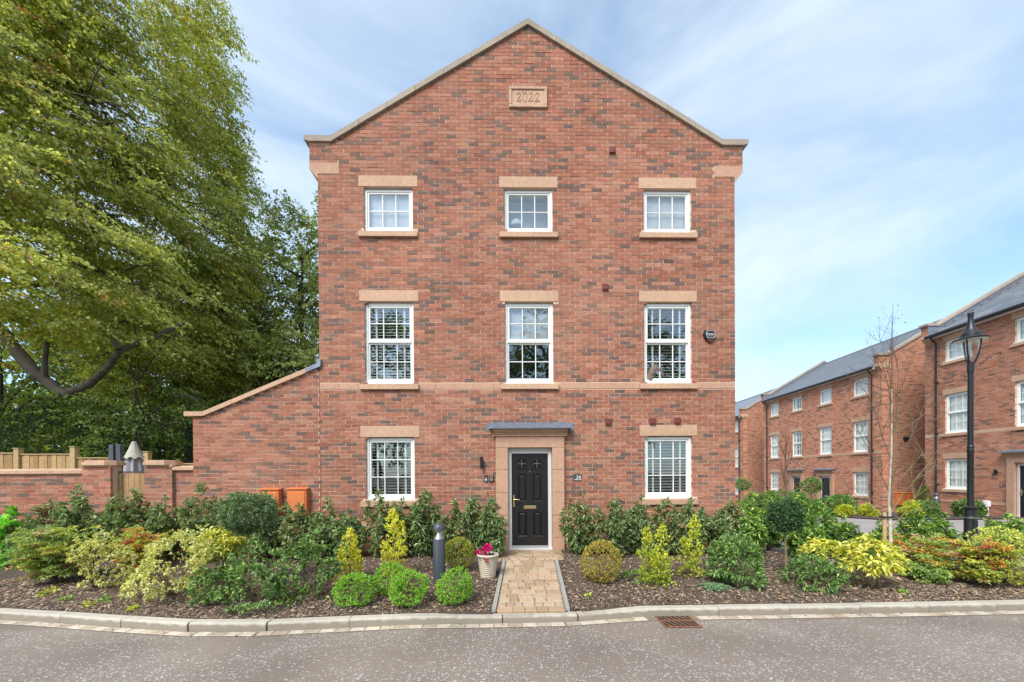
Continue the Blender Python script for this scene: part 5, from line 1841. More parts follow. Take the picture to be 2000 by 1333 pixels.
# ---- dark laurels along the wall
RED = [(1, (.30, .10, .06)), (1, (.34, .16, .09))]
HEDGE = [
    (-8.25, 1.08, 1.05, 'broad dark laurel against the garden wall at the far left'),
    (-7.70, 1.37, .66, 'tall dark laurel in front of the left brick pier'),
    (-7.08, 1.22, .66, 'dark laurel in front of the wooden gate, left one'),
    (-6.69, 1.26, .66, 'dark laurel below the right brick pier'),
    (-6.22, 1.15, .66, 'dark laurel at the left corner of the wing wall'),
    (-5.48, 1.38, .72, 'tall dark laurel on the wing wall left of the clipped grey ball tree'),
    (-4.97, 1.16, .50, 'dark laurel half hidden behind the clipped grey ball tree'),
    (-4.36, 1.20, .56, 'dark laurel in front of the left orange meter box'),
    (-4.02, .98, .56, 'dark laurel under the gap between the orange meter boxes'),
    (-3.74, .98, .56, 'dark laurel in front of the right orange meter box'),
    (-3.28, 1.09, .62, 'dark laurel at the joint between wing and main house'),
    (-2.83, .86, .56, 'short dark laurel left of the ground floor left window'),
    (-2.30, 1.24, .74, 'tall dark laurel covering the left half of the ground floor window sill'),
    (-1.87, 1.06, .58, 'dark laurel under the right half of the left ground floor window'),
    (-1.47, 1.22, .62, 'tall dark laurel just right of the left ground floor window'),
    (-.92, 1.02, .60, 'third dark laurel left of the front door'),
    (-.56, 1.10, .56, 'second dark laurel left of the front door'),
    (-.24, 1.04, .54, 'dark laurel touching the left door jamb above the pot'),
    (1.46, 1.17, .84, 'wide dark laurel just right of the front door'),
    (2.05, 1.03, .60, 'second dark laurel right of the front door'),
    (2.56, 1.06, .68, 'dark laurel left of the right ground floor window'),
    (3.02, 1.02, .60, 'dark laurel under the left half of the right ground floor window'),
    (3.50, 1.03, .68, 'dark laurel under the right half of the right ground floor window'),
    (3.97, .78, .60, 'short dark laurel near the right corner of the main house'),
    (4.26, .98, .52, 'slim dark laurel at the right corner of the main house')]
for i, (x, h, w, lab) in enumerate(HEDGE):
    upright_shrub('laurel_shrub', lab, 'shrub', x, -.62 - .09 * (i % 2), h, w * 1.15, 100 + i, DKG, nst=11 + int(w * 8), per=32, group='dark laurels along the house wall', tipc=RED if i % 3 == 0 else None)
HR = [
    (4.72, -.55, 1.14, .80, 'bright green laurel at the house corner'), (5.17, -.35, 1.05, .74, 'bright green laurel behind the dark clipped ball tree, left one'),
    (5.78, -.35, 1.06, .84, 'bright green laurel behind the dark clipped ball tree, right one'), (5.98, -.62, .92, .80, 'leafy green laurel above the left golden aucuba'),
    (6.12, -.95, .72, .66, 'low green laurel at the edge of the side road'), (6.51, -1.22, .66, .55, 'thin green laurel beside the birch stake'),
    (7.25, -1.15, .86, .60, 'bright leafy laurel left of the street lamp'), (7.72, -1.05, .74, .55, 'green laurel behind the street lamp base'),
    (8.48, -1.2, .66, .62, 'green laurel right of the street lamp'), (8.95, -1.1, .74, .66, 'green laurel by the nearest terrace door at the right edge'),
    (4.35, -.95, .80, .60, 'mid green laurel behind the round glossy mound'), (5.35, -.95, .78, .74, 'leafy laurel behind the stem of the dark ball tree')]
for i, (x, y, h, w, lab) in enumerate(HR):
    upright_shrub('laurel_shrub', lab, 'shrub', x, y, h, w, 160 + i, HDG, nst=9 + int(w * 6), per=28, L=.09, W=.03, mat=LF, group='bright laurels along the side road', tipc=[(1, (.36, .40, .06))])

# ---- the front row, left of the path
upright_shrub('broadleaf_shrub', 'bright green broad leaved shrub at the left edge of the picture', 'shrub', -8.50, -1.02, .95, .60, 201, BRT, nst=7, q=6, per=12, L=.16, W=.06, mat=LF)
upright_shrub('laurel_shrub', 'dark bushy shrub between the left edge and the nandina', 'shrub', -8.15, -1.05, .74, .66, 202, DKG, nst=11, per=20)
GRN_N = (0.28, 0.36, 0.10); YG_N = (0.38, 0.38, 0.07); OR_N = (0.54, 0.28, 0.06); RD_N = (0.42, 0.11, 0.07); DK_N = (0.17, 0.25, 0.08); PK_N = (0.42, 0.28, 0.17)
nandina('nandina_shrub', 'feathery green nandina with rusty tips by the lawn', -6.80, -1.88, .92, .92, 203, [(5, GRN_N), (3, YG_N), (1.2, PK_N), (2, DK_N)], 300)
mound_shrub('euonymus_shrub', 'smaller cream variegated euonymus right of the rusty tipped nandina', 'shrub', -5.94, -2.12, .90, .72, 204, VAR, 560, 8, .042, .022, rough=.42, gaps=.5, group='cream variegated euonymus')
nandina('nandina_shrub', 'orange and yellow nandina behind the variegated euonymus pair', -6.10, -1.25, .72, .86, 205, [(3, OR_N), (3, YG_N), (2, GRN_N), (1.2, RD_N)], 240)
mound_shrub('euonymus_shrub', 'large cream variegated euonymus, the biggest in the left bed', 'shrub', -4.62, -2.42, .92, 1.04, 206, VAR, 1100, 8, .042, .022, rough=.38, gaps=.45, group='cream variegated euonymus')
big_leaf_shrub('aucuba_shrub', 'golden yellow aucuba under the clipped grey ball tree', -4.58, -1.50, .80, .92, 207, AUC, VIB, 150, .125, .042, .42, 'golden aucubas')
mound_shrub('viburnum_shrub', 'small dark viburnum in front of the golden aucuba', 'shrub', -3.80, -2.72, .58, .44, 208, VIB, 170, 8, .060, .029, LFG, rough=.42, gaps=.4, group='viburnums')
mound_shrub('viburnum_shrub', 'viburnum with two white flower heads near the kerb', 'shrub', -3.18, -2.80, .70, .68, 209, VIB, 300, 8, .060, .029, LFG, rough=.42, gaps=.5, group='viburnums', extra=(3, (.74, .70, .66)))
mound_shrub('viburnum_shrub', 'upright viburnum left of the two golden columns', 'shrub', -2.60, -2.52, .86, .62, 210, VIB, 300, 8, .060, .029, LFG, rough=.42, gaps=.5, group='viburnums', extra=(2, (.70, .66, .62)))
standard_tree('clipped_tree', 'grey green wispy clipped ball tree in front of the wing wall', -3.68, -2.25, 1.40, .68, .58, 211, GRY, 1150, .050, .014, wisp=1)


def column_shrub(label, x, y, h, w, seed, pal, peaks):
    """euonymus with narrow upright peaks"""
    rg = np.random.default_rng(seed)
    t = thing('golden_euonymus', label, 'shrub', (x, y, base_z(x, y)), 0, 'golden upright euonymus')
    T = []; b = MB()
    for (dx, hh, ww, n) in peaks:
        u = rg.uniform(.06, 1, n); r = ww / 2 * (1 - u ** 1.6 * .80) * np.sqrt(rg.uniform(.12, 1, n)) * (1 + .3 * np.sin(u * 17 + dx * 9))
        a = rg.uniform(0, 6.283, n)
        T.append(np.stack([dx * (.35 + .65 * u) + r * np.cos(a), r * np.sin(a), u * hh], 1))
        b.tube([(dx * .2, 0, -.02), (dx * .7, .01, hh * .5), (dx, 0, hh * .95)], [.010, .007, .003], 5, False)
    b.build('stems', TWIG, t, True)
    T = np.concatenate(T); dd = unit(T * np.array([1, 1, .1]) + np.array([0, 0, .16]))
    P, D = rosettes(T, dd, 7, .65, rg, .5, .010); k = rg.uniform(.7, 1.2, len(P))
    col = pick(pal, len(P), rg)
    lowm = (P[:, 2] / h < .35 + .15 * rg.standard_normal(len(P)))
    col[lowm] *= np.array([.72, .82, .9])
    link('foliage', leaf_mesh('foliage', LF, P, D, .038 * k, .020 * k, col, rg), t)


column_shrub('shorter golden euonymus column behind the left hebe ball', -2.34, -1.98, .82, .48, 212, YEL, [(.0, .80, .40, 190), (-.15, .55, .22, 60), (.13, .48, .24, 70)])
column_shrub('taller golden euonymus column left of the bollard', -1.71, -1.85, 1.08, .52, 213, YEL, [(-.02, 1.08, .42, 210), (.13, .88, .22, 80), (-.15, .58, .22, 60)])
for k_, (x, y, h, w, lab) in enumerate(((-1.97, -2.80, .42, .54, 'bright green hebe ball, leftmost of the four'), (-1.58, -2.46, .46, .48, 'bright green hebe ball half hidden behind its neighbour'),
                                      (-1.25, -2.86, .47, .56, 'bright green hebe ball left of the bollard, nearest the kerb'), (-.66, -2.80, .46, .54, 'bright green hebe ball in front of the bollard'))):
    mound_shrub('hebe_ball', lab, 'shrub', x, y, h, w, 220 + k_, HEB, 480, 11, .026, .013, LF, rough=.08, shell=(.75, 1.0), spread=.6, full=False, group='hebe balls', z=base_z(x, y) - .01)
mound_shrub('box_ball', 'yellow green box ball behind the bollard by the pot', 'shrub', -.75, -1.52, .60, .52, 230, BOX, 620, 9, .022, .012, LF, rough=.06, shell=(.75, 1.0), spread=.8, full=False, group='box balls')
# ---- the front row, right of the path
mound_shrub('box_ball', 'bronzed box ball right of the path', 'shrub', 1.44, -2.10, .62, .62, 231, BOXO, 760, 9, .022, .012, LF, rough=.06, shell=(.75, 1.0), spread=.8, full=False, group='box balls')
column_shrub('wide two peaked golden euonymus right of the bronzed box ball', 2.18, -2.24, .90, .66, 232, YGR, [(-.12, .84, .34, 170), (.13, .90, .34, 170), (.0, .5, .5, 150), (.18, .35, .3, 70)])
column_shrub('narrow golden euonymus left of the round glossy mound', 2.86, -1.94, .97, .46, 233, YGR, [(.06, .97, .32, 200), (-.10, .62, .30, 100)])
mound_shrub('glossy_mound', 'round glossy green mound between golden euonymus and dark ball tree', 'shrub', 3.37, -2.25, .74, .80, 234, VIB, 420, 8, .072, .026, LFG, rough=.14, spread=.6)
standard_tree('clipped_tree', 'dark green clipped ball tree right of the round mound', 4.19, -2.15, 1.22, .44, .46, 235, TOP, 1200, .036, .016)
big_leaf_shrub('aucuba_shrub', 'golden aucuba right of the dark clipped ball tree', 4.92, -1.95, .62, .76, 236, AUC, VIB, 100, .11, .036, .50, 'golden aucubas')
mound_shrub('low_green_shrub', 'low dull green shrub in front of the golden aucuba', 'shrub', 4.40, -2.42, .44, .66, 237, VIB, 260, 8, .07, .022, LFG, rough=.25, gaps=.3)
big_leaf_shrub('aucuba_shrub', 'largest golden aucuba at the foot of the birch', 5.24, -2.40, .76, .84, 238, AUC, AUC, 140, .105, .036, .25, 'golden aucubas')
nandina('nandina_shrub', 'orange tinted nandina between birch and street lamp', 6.50, -2.06, .68, .78, 239, [(2.4, OR_N), (3, YG_N), (5, GRN_N), (2, PK_N)], 290)
nandina('nandina_shrub', 'low green nandina at the foot of the orange one', 6.22, -2.28, .30, .55, 240, [(3, GRN_N), (2, DK_N)], 110)
nandina('nandina_shrub', 'red leaved nandina in front of the street lamp', 6.80, -2.46, .74, .68, 241, [(1.8, RD_N), (1.2, OR_N), (4, YG_N), (4, GRN_N)], 240)
mound_shrub('euonymus_shrub', 'yellow variegated euonymus at the right edge', 'shrub', 7.34, -2.42, .86, .82, 242, VARY, 800, 8, .040, .020, rough=.2, group='cream variegated euonymus')
mound_shrub('green_shrub', 'dark leaved small shrub left of the orange nandina', 'shrub', 5.95, -1.70, .36, .50, 243, VIB, 90, 8, .06, .025, LFG, rough=.2)
# ---- weeds and seedlings on the bark
WEED = [(-6.32, -2.40, .10, .24, 'pale green weed near the kerb below the rusty nandina'), (-5.85, -2.62, .08, .13, 'tiny weed by the left kerb'), (-5.42, -2.76, .08, .18, 'small weed below the smaller euonymus'),
        (-5.30, -2.66, .10, .15, 'leafy seedling below the smaller euonymus'), (-4.68, -2.92, .06, .15, 'low weed below the large euonymus'), (-2.86, -2.88, .14, .20, 'yellowing seedling between the two viburnums'),
        (-5.60, -2.03, .24, .22, 'small green seedling between the two euonymus'), (-2.79, -2.48, .10, .14, 'little weed beside the flowering viburnum'), (1.12, -2.70, .05, .12, 'tiny weed right of the path'), (5.42, -2.68, .05, .12, 'tiny pale weed below the largest aucuba')]
for i, (x, y, h, w, lab) in enumerate(WEED):
    mound_shrub('weed', lab, 'weed', x, y, h, w, 260 + i, HEB if i % 2 else YGR, 16, 5, .045, .018, LF, stem=False, shell=(.2, 1.0), group='weeds on the bark')
mound_shrub('spreading_plant', 'low spreading plant right of the bronzed box ball', 'plant', 2.02, -2.02, .16, .50, 280, HDG, 70, 7, .05, .02, stem=False)


def fern():
    rg = np.random.default_rng(5); x, y = 2.97, -2.40
    t = thing('grey_fern', 'grey green feathery plant flat on the bark before the mound', 'plant', (x, y, base_z(x, y)))
    P = []; D = []
    for a in np.linspace(0, 6.283, 15)[:-1]:
        L = rg.uniform(.14, .25)
        for s in np.linspace(.1, 1, 16):
            c = np.array([math.cos(a) * L * s, math.sin(a) * L * s, .03 + .09 * s - .09 * s * s])
            for sg in (-1, 1):
                P.append(c); D.append(np.array([-math.sin(a) * sg + .6 * math.cos(a), math.cos(a) * sg + .6 * math.sin(a), .25]))
    P = np.array(P); link('foliage', leaf_mesh('foliage', LF, P, np.array(D), .045, .013, pick([(2, (.12, .21, .11)), (1, (.17, .27, .14))], len(P), rg), rg), t)


fern()

# ---- planting along the far side of the side road
FAR = [(13.9, 8.4, .95, 1.5, HDG, 'green shrub mass in front of the far terrace, nearest the birch trunk'), (13.2, 9.6, .9, 1.4, HDG, 'green shrub in front of the nearer far black door'),
       (12.4, 8.6, .85, 1.4, HDG, 'green shrub left of the yellow flowered ones across the road'), (13.6, 11.2, .9, 1.3, VIB, 'darker shrub by the far ground floor window'),
       (14.6, 6.0, .55, .6, YGR, 'yellow flowered shrub below the far orange meter boxes'), (13.75, 6.7, .4, .45, YGR, 'small golden shrub across the road, middle one'), (13.0, 6.9, .4, .4, YGR, 'small golden shrub across the road, left one'),
       (15.0, 5.9, .45, .8, VIB, 'dark shrub at the foot of the conical conifer'), (11.6, 9.4, .8, 1.3, HDG, 'green shrub across the road behind the dark ball tree'),
       (16.6, 5.8, .5, .8, VIB, 'low shrub beside the far bollard')]
for i, (x, y, h, w, pal, lab) in enumerate(FAR):
    mound_shrub('border_shrub', lab, 'shrub', x, y, h, w, 300 + i, pal, 700, 7, .095, .042, LF, rough=.3, group='shrubs across the side road', z=gz(x, y))
for i, (x, y, h, s, lab) in enumerate(((12.0, 7.3, 1.5, .75, 'small clipped ball tree before the nearer far black door'), (12.1, 12.0, 1.7, .75, 'small clipped ball tree by the corner of the main house'))):
    standard_tree('clipped_tree', lab, x, y, h, s, s * .8, 320 + i, VIB, 300, .06, .03, z=gz(x, y))


def conifer():
    rg = np.random.default_rng(9); x, y = 15.75, 6.6
    t = thing('conical_conifer', 'small conical conifer at the corner of the nearest terrace house', 'conifer', (x, y, gz(x, y)))
    b = MB(); b.tube([(0, 0, -.02), (0, 0, .9)], [.03, .01], 6); b.build('trunk', TWIG, t)
    n = 900; u = rg.uniform(0, 1, n) ** .7; r = .40 * (1 - u) ** .8 * rg.uniform(.6, 1, n) ** .5 + .02; a = rg.uniform(0, 6.283, n)
    T = np.stack([r * np.cos(a), r * np.sin(a), .05 + u * 1.1], 1); dd = unit(T * np.array([1, 1, 0]) + np.array([0, 0, .25]))
    P, D = rosettes(T, dd, 6, .5, rg, .5, .01)
    link('foliage', leaf_mesh('foliage', LF, P, D, .045, .014, pick([(2, (.10, .125, .03)), (1, (.15, .17, .045))], len(P), rg), rg), t)


conifer()


# ---- bare birch with its stake
def birch():
    rg = np.random.default_rng(21)
    x, y = 5.94, -2.0
    t = thing('birch_tree', 'young bare silver birch tied to a stake in the right bed', 'tree', (x, y, base_z(x, y)))
    b = MB()
    b.tube([(0, 0, -.05), (.005, 0, .5), (-.01, .01, 1.2), (.015, 0, 1.9), (.02, 0, 2.5), (.026, .005, 2.9)], [.026, .023, .018, .012, .008, .006], 10)
    tr = b.build('trunk', BIRCHB, t, True)
    b = MB(); b.tube([(.026, .005, 2.88), (.03, .01, 3.2), (.025, 0, 3.7), (.04, 0, 4.22)], [.0058, .005, .0035, .0015], 6)
    b.build('leader', TWIG, tr, True)
    def twigs(p, d, L, r, lev, bb):
        pts = [p]; q = p.copy(); dd = d.copy()
        for s in range(4):
            dd = dd + rg.standard_normal(3) * .10 + np.array([0, 0, .10]); dd /= np.linalg.norm(dd)
            q = q + dd * L / 4; pts.append(q.copy())
        bb.tube(pts, [r, r * .8, r * .6, r * .4, r * .2], 5, False)
        if lev > 0:
            for k in range(5):
                s = rg.uniform(.3, .95); i = int(s * 4)
                nd = dd + rg.standard_normal(3) * .55; nd[2] = abs(nd[2]) * .8 + .15; nd /= np.linalg.norm(nd)
                twigs(pts[i], nd, L * rg.uniform(.35, .55), r * .5, lev - 1, bb)
    specs = [(1.0, (.85, 0.1, 1.0), 1.5, .009), (1.05, (-.5, -.1, 1.2), 1.6, .009), (1.25, (-.35, .3, 1.1), 1.4, .009), (1.5, (.55, -.2, 1.2), 1.5, .010), (1.8, (-.3, .1, 1.2), 1.5, .008), (2.1, (.45, .2, 1.3), 1.5, .009),
             (2.4, (-.3, -.2, 1.3), 1.2, .007), (2.7, (.25, .0, 1.4), 1.1, .006), (3.0, (-.2, .1, 1.4), .9, .005), (.8, (-.8, .2, .9), 1.0, .008), (.75, (.7, -.1, .8), 1.1, .008), (3.3, (.15, 0, 1.2), .6, .003)]
    for (z, d, L, r) in specs:
        bb = MB(); d = np.array(d); d /= np.linalg.norm(d)
        twigs(np.array([.01, 0, z]), d, L, r, 2, bb)
        bb.build('branch', TWIGG if z < 1.2 else TWIG, tr, True)
    n = 70; P = np.stack([rg.uniform(-.25, .35, n), rg.uniform(-.2, .2, n), rg.uniform(2.9, 4.2, n)], 1)
    P[:, 0] *= (4.4 - P[:, 2]) / 1.2
    link('last_leaves', leaf_mesh('last_leaves', LFT, P, rg.standard_normal((n, 3)), .025, .016, pick([(1, (.16, .13, .05)), (1, (.10, .09, .04))], n, rg), rg), t)
    s = thing('tree_stake', 'round timber stake supporting the silver birch', 'stake', (x - .075, y + .02, base_z(x, y)))
    b = MB(); b.lathe([(.026, -.1), (.026, .98), (.022, 1.0)], 14); b.build('post', STAKE, s, True)
    b = MB(); b.tube([(-.04, -.036, .93), (.05, -.04, .93), (.115, -.03, .93), (.125, .02, .93), (.06, .04, .93), (-.04, .036, .93), (-.04, -.036, .93)], .012, 6); b.build('tie_strap', BLACKP, s, True)


birch()


def bare_sapling():
    rg = np.random.default_rng(31)
    x, y = 10.9, 7.2
    t = thing('bare_sapling', 'bare brown sapling standing before the far terrace doors', 'tree', (x, y, gz(x, y)))
    b = MB(); b.tube([(0, 0, 0), (.03, 0, .8), (-.02, 0, 1.6), (.02, 0, 2.6), (0, 0, 3.4)], [.045, .038, .03, .015, .005], 8)
    tr = b.build('trunk', TWIG, t, True)
    for k in range(12):
        z = rg.uniform(1.1, 2.7); a = rg.uniform(0, 6.283); L = rg.uniform(.5, 1.2)
        bb = MB(); p = np.array([0, 0, z]); d = np.array([math.cos(a) * .4, math.sin(a) * .4, 1.0])
        e = p + d * L * .6; f = e + (d + rg.standard_normal(3) * .2) * L * .4
        bb.tube([p, e, f], [.014, .008, .003], 5, False)
        for q in range(3):
            g = p + (e - p) * rg.uniform(.3, 1); bb.tube([g, g + (d + rg.standard_normal(3) * .4) * L * .35], [.006, .002], 4, False)
        bb.build('branch', TWIG, tr, True)


bare_sapling()


# ================================================================== trees
BEE = [(4, (.265, .290, .068)), (3, (.205, .245, .056)), (3, (.340, .345, .088)), (1.8, (.43, .40, .12)), (.6, (.13, .16, .04)), (.12, (.45, .25, .07))]
WOOD = [(4, (.105, .150, .038)), (3, (.14, .185, .045)), (2, (.07, .105, .03)), (1, (.19, .21, .055))]
OAK = [(4, (.19, .225, .065)), (3, (.235, .26, .08)), (2, (.135, .17, .05)), (1, (.29, .295, .10))]
HOL = [(4, (.035, .060, .028)), (3, (.055, .088, .038)), (1.3, (.095, .135, .065))]


def sprays(anchor, axis, length, nl, rg, width=.30, droop=.35):
    """flat leafy sprays: leaves left and right of a drooping axis, on short side shoots"""
    n = len(anchor)
    s = np.tile(np.linspace(.06, 1, nl), (n, 1)) + rg.uniform(-.02, .02, (n, nl))
    L = np.asarray(length)[:, None]
    ax = unit(axis)
    side = unit(np.cross(ax, np.array([0, 0, 1.0]) + .35 * rg.standard_normal((n, 3))))
    off = rg.uniform(-1, 1, (n, nl)); off = np.sign(off) * np.abs(off) ** .8
    wid = width * L * (1.1 - .75 * s)
    P = anchor[:, None] + ax[:, None] * (L * s)[..., None] + side[:, None] * (off * wid)[..., None]
    P[..., 2] -= droop * L * s * s + .10 * np.abs(off) * wid
    P += .03 * rg.standard_normal(P.shape)
    D = ax[:, None] * .7 + side[:, None] * (np.sign(off) * .8)[..., None] + np.array([0, 0, -.35]) + .4 * rg.standard_normal(P.shape)
    return P.reshape(-1, 3), unit(D.reshape(-1, 3))


def limb(b, pts, r0, r1, n=10):
    pts = [np.array(p, float) for p in pts]
    # resample as a smooth curve
    P = []
    for i in range(len(pts) - 1):
        p0 = pts[max(i - 1, 0)]; p1 = pts[i]; p2 = pts[i + 1]; p3 = pts[min(i + 2, len(pts) - 1)]
        for u in np.linspace(0, 1, 5)[:-1]:
            P.append(.5 * ((2 * p1) + (-p0 + p2) * u + (2 * p0 - 5 * p1 + 4 * p2 - p3) * u * u + (-p0 + 3 * p1 - 3 * p2 + p3) * u ** 3))
    P.append(pts[-1])
    m = len(P)
    b.tube(P, [(r0 + (r1 - r0) * (i / (m - 1)) ** .8) * (1 + .07 * math.sin(i * 2.3) + .05 * math.sin(i * 4.1 + 1)) for i in range(m)], n)
    return P


def beech():
    rg = np.random.default_rng(77)
    X, Y = -23.4, 8.6
    t = thing('beech_tree', 'huge spreading beech whose drooping crown fills the upper left', 'tree', (X, Y, -.3))
    b = MB(); limb(b, [(0, 0, -.2), (.1, 0, 2.5), (0, .1, 6), (.3, 0, 11), (.2, .2, 17), (.5, 0, 22)], 1.0, .16, 16)
    tr = b.build('trunk', BARK, t, True)
    # the heavy low limb that sags and rises again
    b = MB(); limb(b, [(.5, -.3, 7.9), (3.0, -1.2, 8.0), (5.4, -2.2, 7.2), (7.0, -2.6, 5.70), (7.6, -2.55, 5.12), (8.2, -2.6, 4.70), (8.6, -2.65, 4.78), (9.05, -2.6, 5.02), (9.7, -2.6, 5.6), (10.2, -2.6, 6.2), (10.5, -1.6, 7.0), (10.6, -.4, 8.0)], .25, .07, 14)
    b.tube([(7.55, -2.6, 5.25), (7.57, -2.6, 5.8), (7.55, -2.5, 6.5)], [.10, .08, .06], 8)
    b.tube([(10.2, -2.7, 6.2), (10.08, -2.75, 6.45), (10.05, -2.78, 6.52)], [.10, .09, .085], 10)
    b.build('low_limb', BARK, tr, True)
    limbs = []
    for k in range(30):
        z = 8.6 + 13 * (k / 30) + rg.uniform(-.4, .4); a = rg.uniform(-2.3, 1.0); Lh = 11.6 * math.sqrt(max(.12, 1 - ((z - 11.5) / 13) ** 2)) * rg.uniform(.75, 1)
        d = np.array([math.cos(a), math.sin(a) * .8, 0])
        pts = [np.array([0, 0, z]), d * Lh * .3 + [0, 0, z + 1.3], d * Lh * .62 + [0, 0, z + 1.5 + rg.uniform(-.6, .6)], d * Lh * .93 + [0, 0, z - .4]]
        bb = MB(); P = limb(bb, pts, .20 + .10 * rg.random(), .022, 7)
        for q in range(7):
            i = rg.integers(5, len(P) - 1); e = P[i] + np.array([d[0] + rg.normal(0, .5), d[1] + rg.normal(0, .5), rg.normal(-.35, .3)]) * rg.uniform(.8, 2.0)
            m_ = (P[i] + e) / 2 + [0, 0, .18]; bb.tube([P[i], m_, e], [.045, .028, .008], 5, False)
        bb.build('branch', BARK, tr, True); limbs.append(P)
    # pale dead twigs showing through the leaves
    bb = MB()
    for k in range(34):
        p = np.array([rg.uniform(5.5, 11.5), rg.uniform(-6.2, -3.6), rg.uniform(6.5, 13)])
        d = np.array([rg.normal(.5, .4), rg.normal(-.1, .2), rg.normal(-.7, .3)]); q = p.copy(); pts = [p]
        for s in range(4): d = d + rg.standard_normal(3) * .22; q = q + d / np.linalg.norm(d) * .36; pts.append(q.copy())
        bb.tube(pts, [.012, .010, .008, .006, .003], 5, False)
    bb.build('dead_twigs', TWIGG, tr, True)
    # tiers of flat leafy sprays on an uneven crown surface, densest on the side that overhangs the garden
    n = 24000
    d = unit(rg.standard_normal((n, 3)))
    d = d[(d @ np.array([.76, -.60, -.25]) > -.15)]
    n = len(d)
    lob = rg.standard_normal((9, 3)) * 3.0; ph = rg.uniform(0, 6.28, 9)
    r = rg.uniform(.74, 1.0, n) ** .5 * (1 + .075 * np.sum(np.sin(d @ lob.T + ph), 1))
    inner = (rg.random(n) < .55) & (d @ np.array([.70, -.70, -.1]) > .30)
    r = np.where(inner, rg.uniform(.50, .86, n), r)
    C0 = d * r[:, None] * np.array([1.0, 8.4, 25.0]) + np.array([0, 0, 12.0])
    C0[:, 0] *= np.interp(C0[:, 2], [5, 9, 13, 17, 21, 26], [10.5, 11.2, 10.5, 9.8, 9.7, 10.0])
    keep = (C0[:, 2] > np.interp(C0[:, 0], [6.0, 7.2, 8.5, 10.2, 11.0], [6.7, 7.0, 7.2, 6.3, 5.5]) + .4 * np.sin(C0[:, 0] * 1.3)) & (C0[:, 2] < 26)
    keep &= (C0[:, 0] + X > -1.42 * (C0[:, 1] + Y + 8)) | (rg.random(n) < .05)
    C0 = C0[keep][:1000]; m = len(C0)
    K = 9
    hd0 = unit(np.stack([C0[:, 0], C0[:, 1], np.zeros(m)], 1))
    fan = rg.uniform(-1.25, 1.25, (m, K))
    hd = np.stack([hd0[:, :1] * np.cos(fan) - hd0[:, 1:2] * np.sin(fan), hd0[:, :1] * np.sin(fan) + hd0[:, 1:2] * np.cos(fan), np.zeros((m, K))], 2).reshape(-1, 3)
    back = rg.uniform(0, .9, (m * K, 1))
    A0 = np.repeat(C0, K, 0) - np.repeat(hd0, K, 0) * back + np.stack([.35 * rg.standard_normal(m * K), .35 * rg.standard_normal(m * K), .16 * rg.standard_normal(m * K) + .28 * back[:, 0]], 1)
    d = unit(np.repeat(C0, K, 0) - np.array([0, 0, 12.0]))
    ax = hd + np.array([.18, 0, -.40]) + .12 * rg.standard_normal(hd.shape)
    ln = rg.uniform(.6, 1.45, len(d))
    P, D = sprays(A0, ax, ln, 42, rg, .40, .20)
    col = pick(BEE, len(P), rg, .2)
    tint = np.repeat(np.repeat((1 + .22 * rg.standard_normal(m)).clip(.55, 1.6), K), 42)[:, None]
    col = (col * tint).clip(.01, .8)
    br = np.repeat(rg.random(len(d)) < .012, 42)
    col[br] = pick([(1, (.30, .13, .05)), (1, (.36, .22, .06))], br.sum(), rg)
    k = rg.uniform(.55, 1.4, len(P))
    upv = unit(np.repeat(d, 42, 0) * np.array([.9, .9, .2]) + np.array([0, -.15, .45]) + .5 * rg.standard_normal(P.shape))
    link('crown', leaf_mesh('crown', LFT, P, D, (.115 * k), .078 * k, col, rg, fold=.10, droop=.1, up=upv), t)
    print('beech leaves', len(P))


beech()


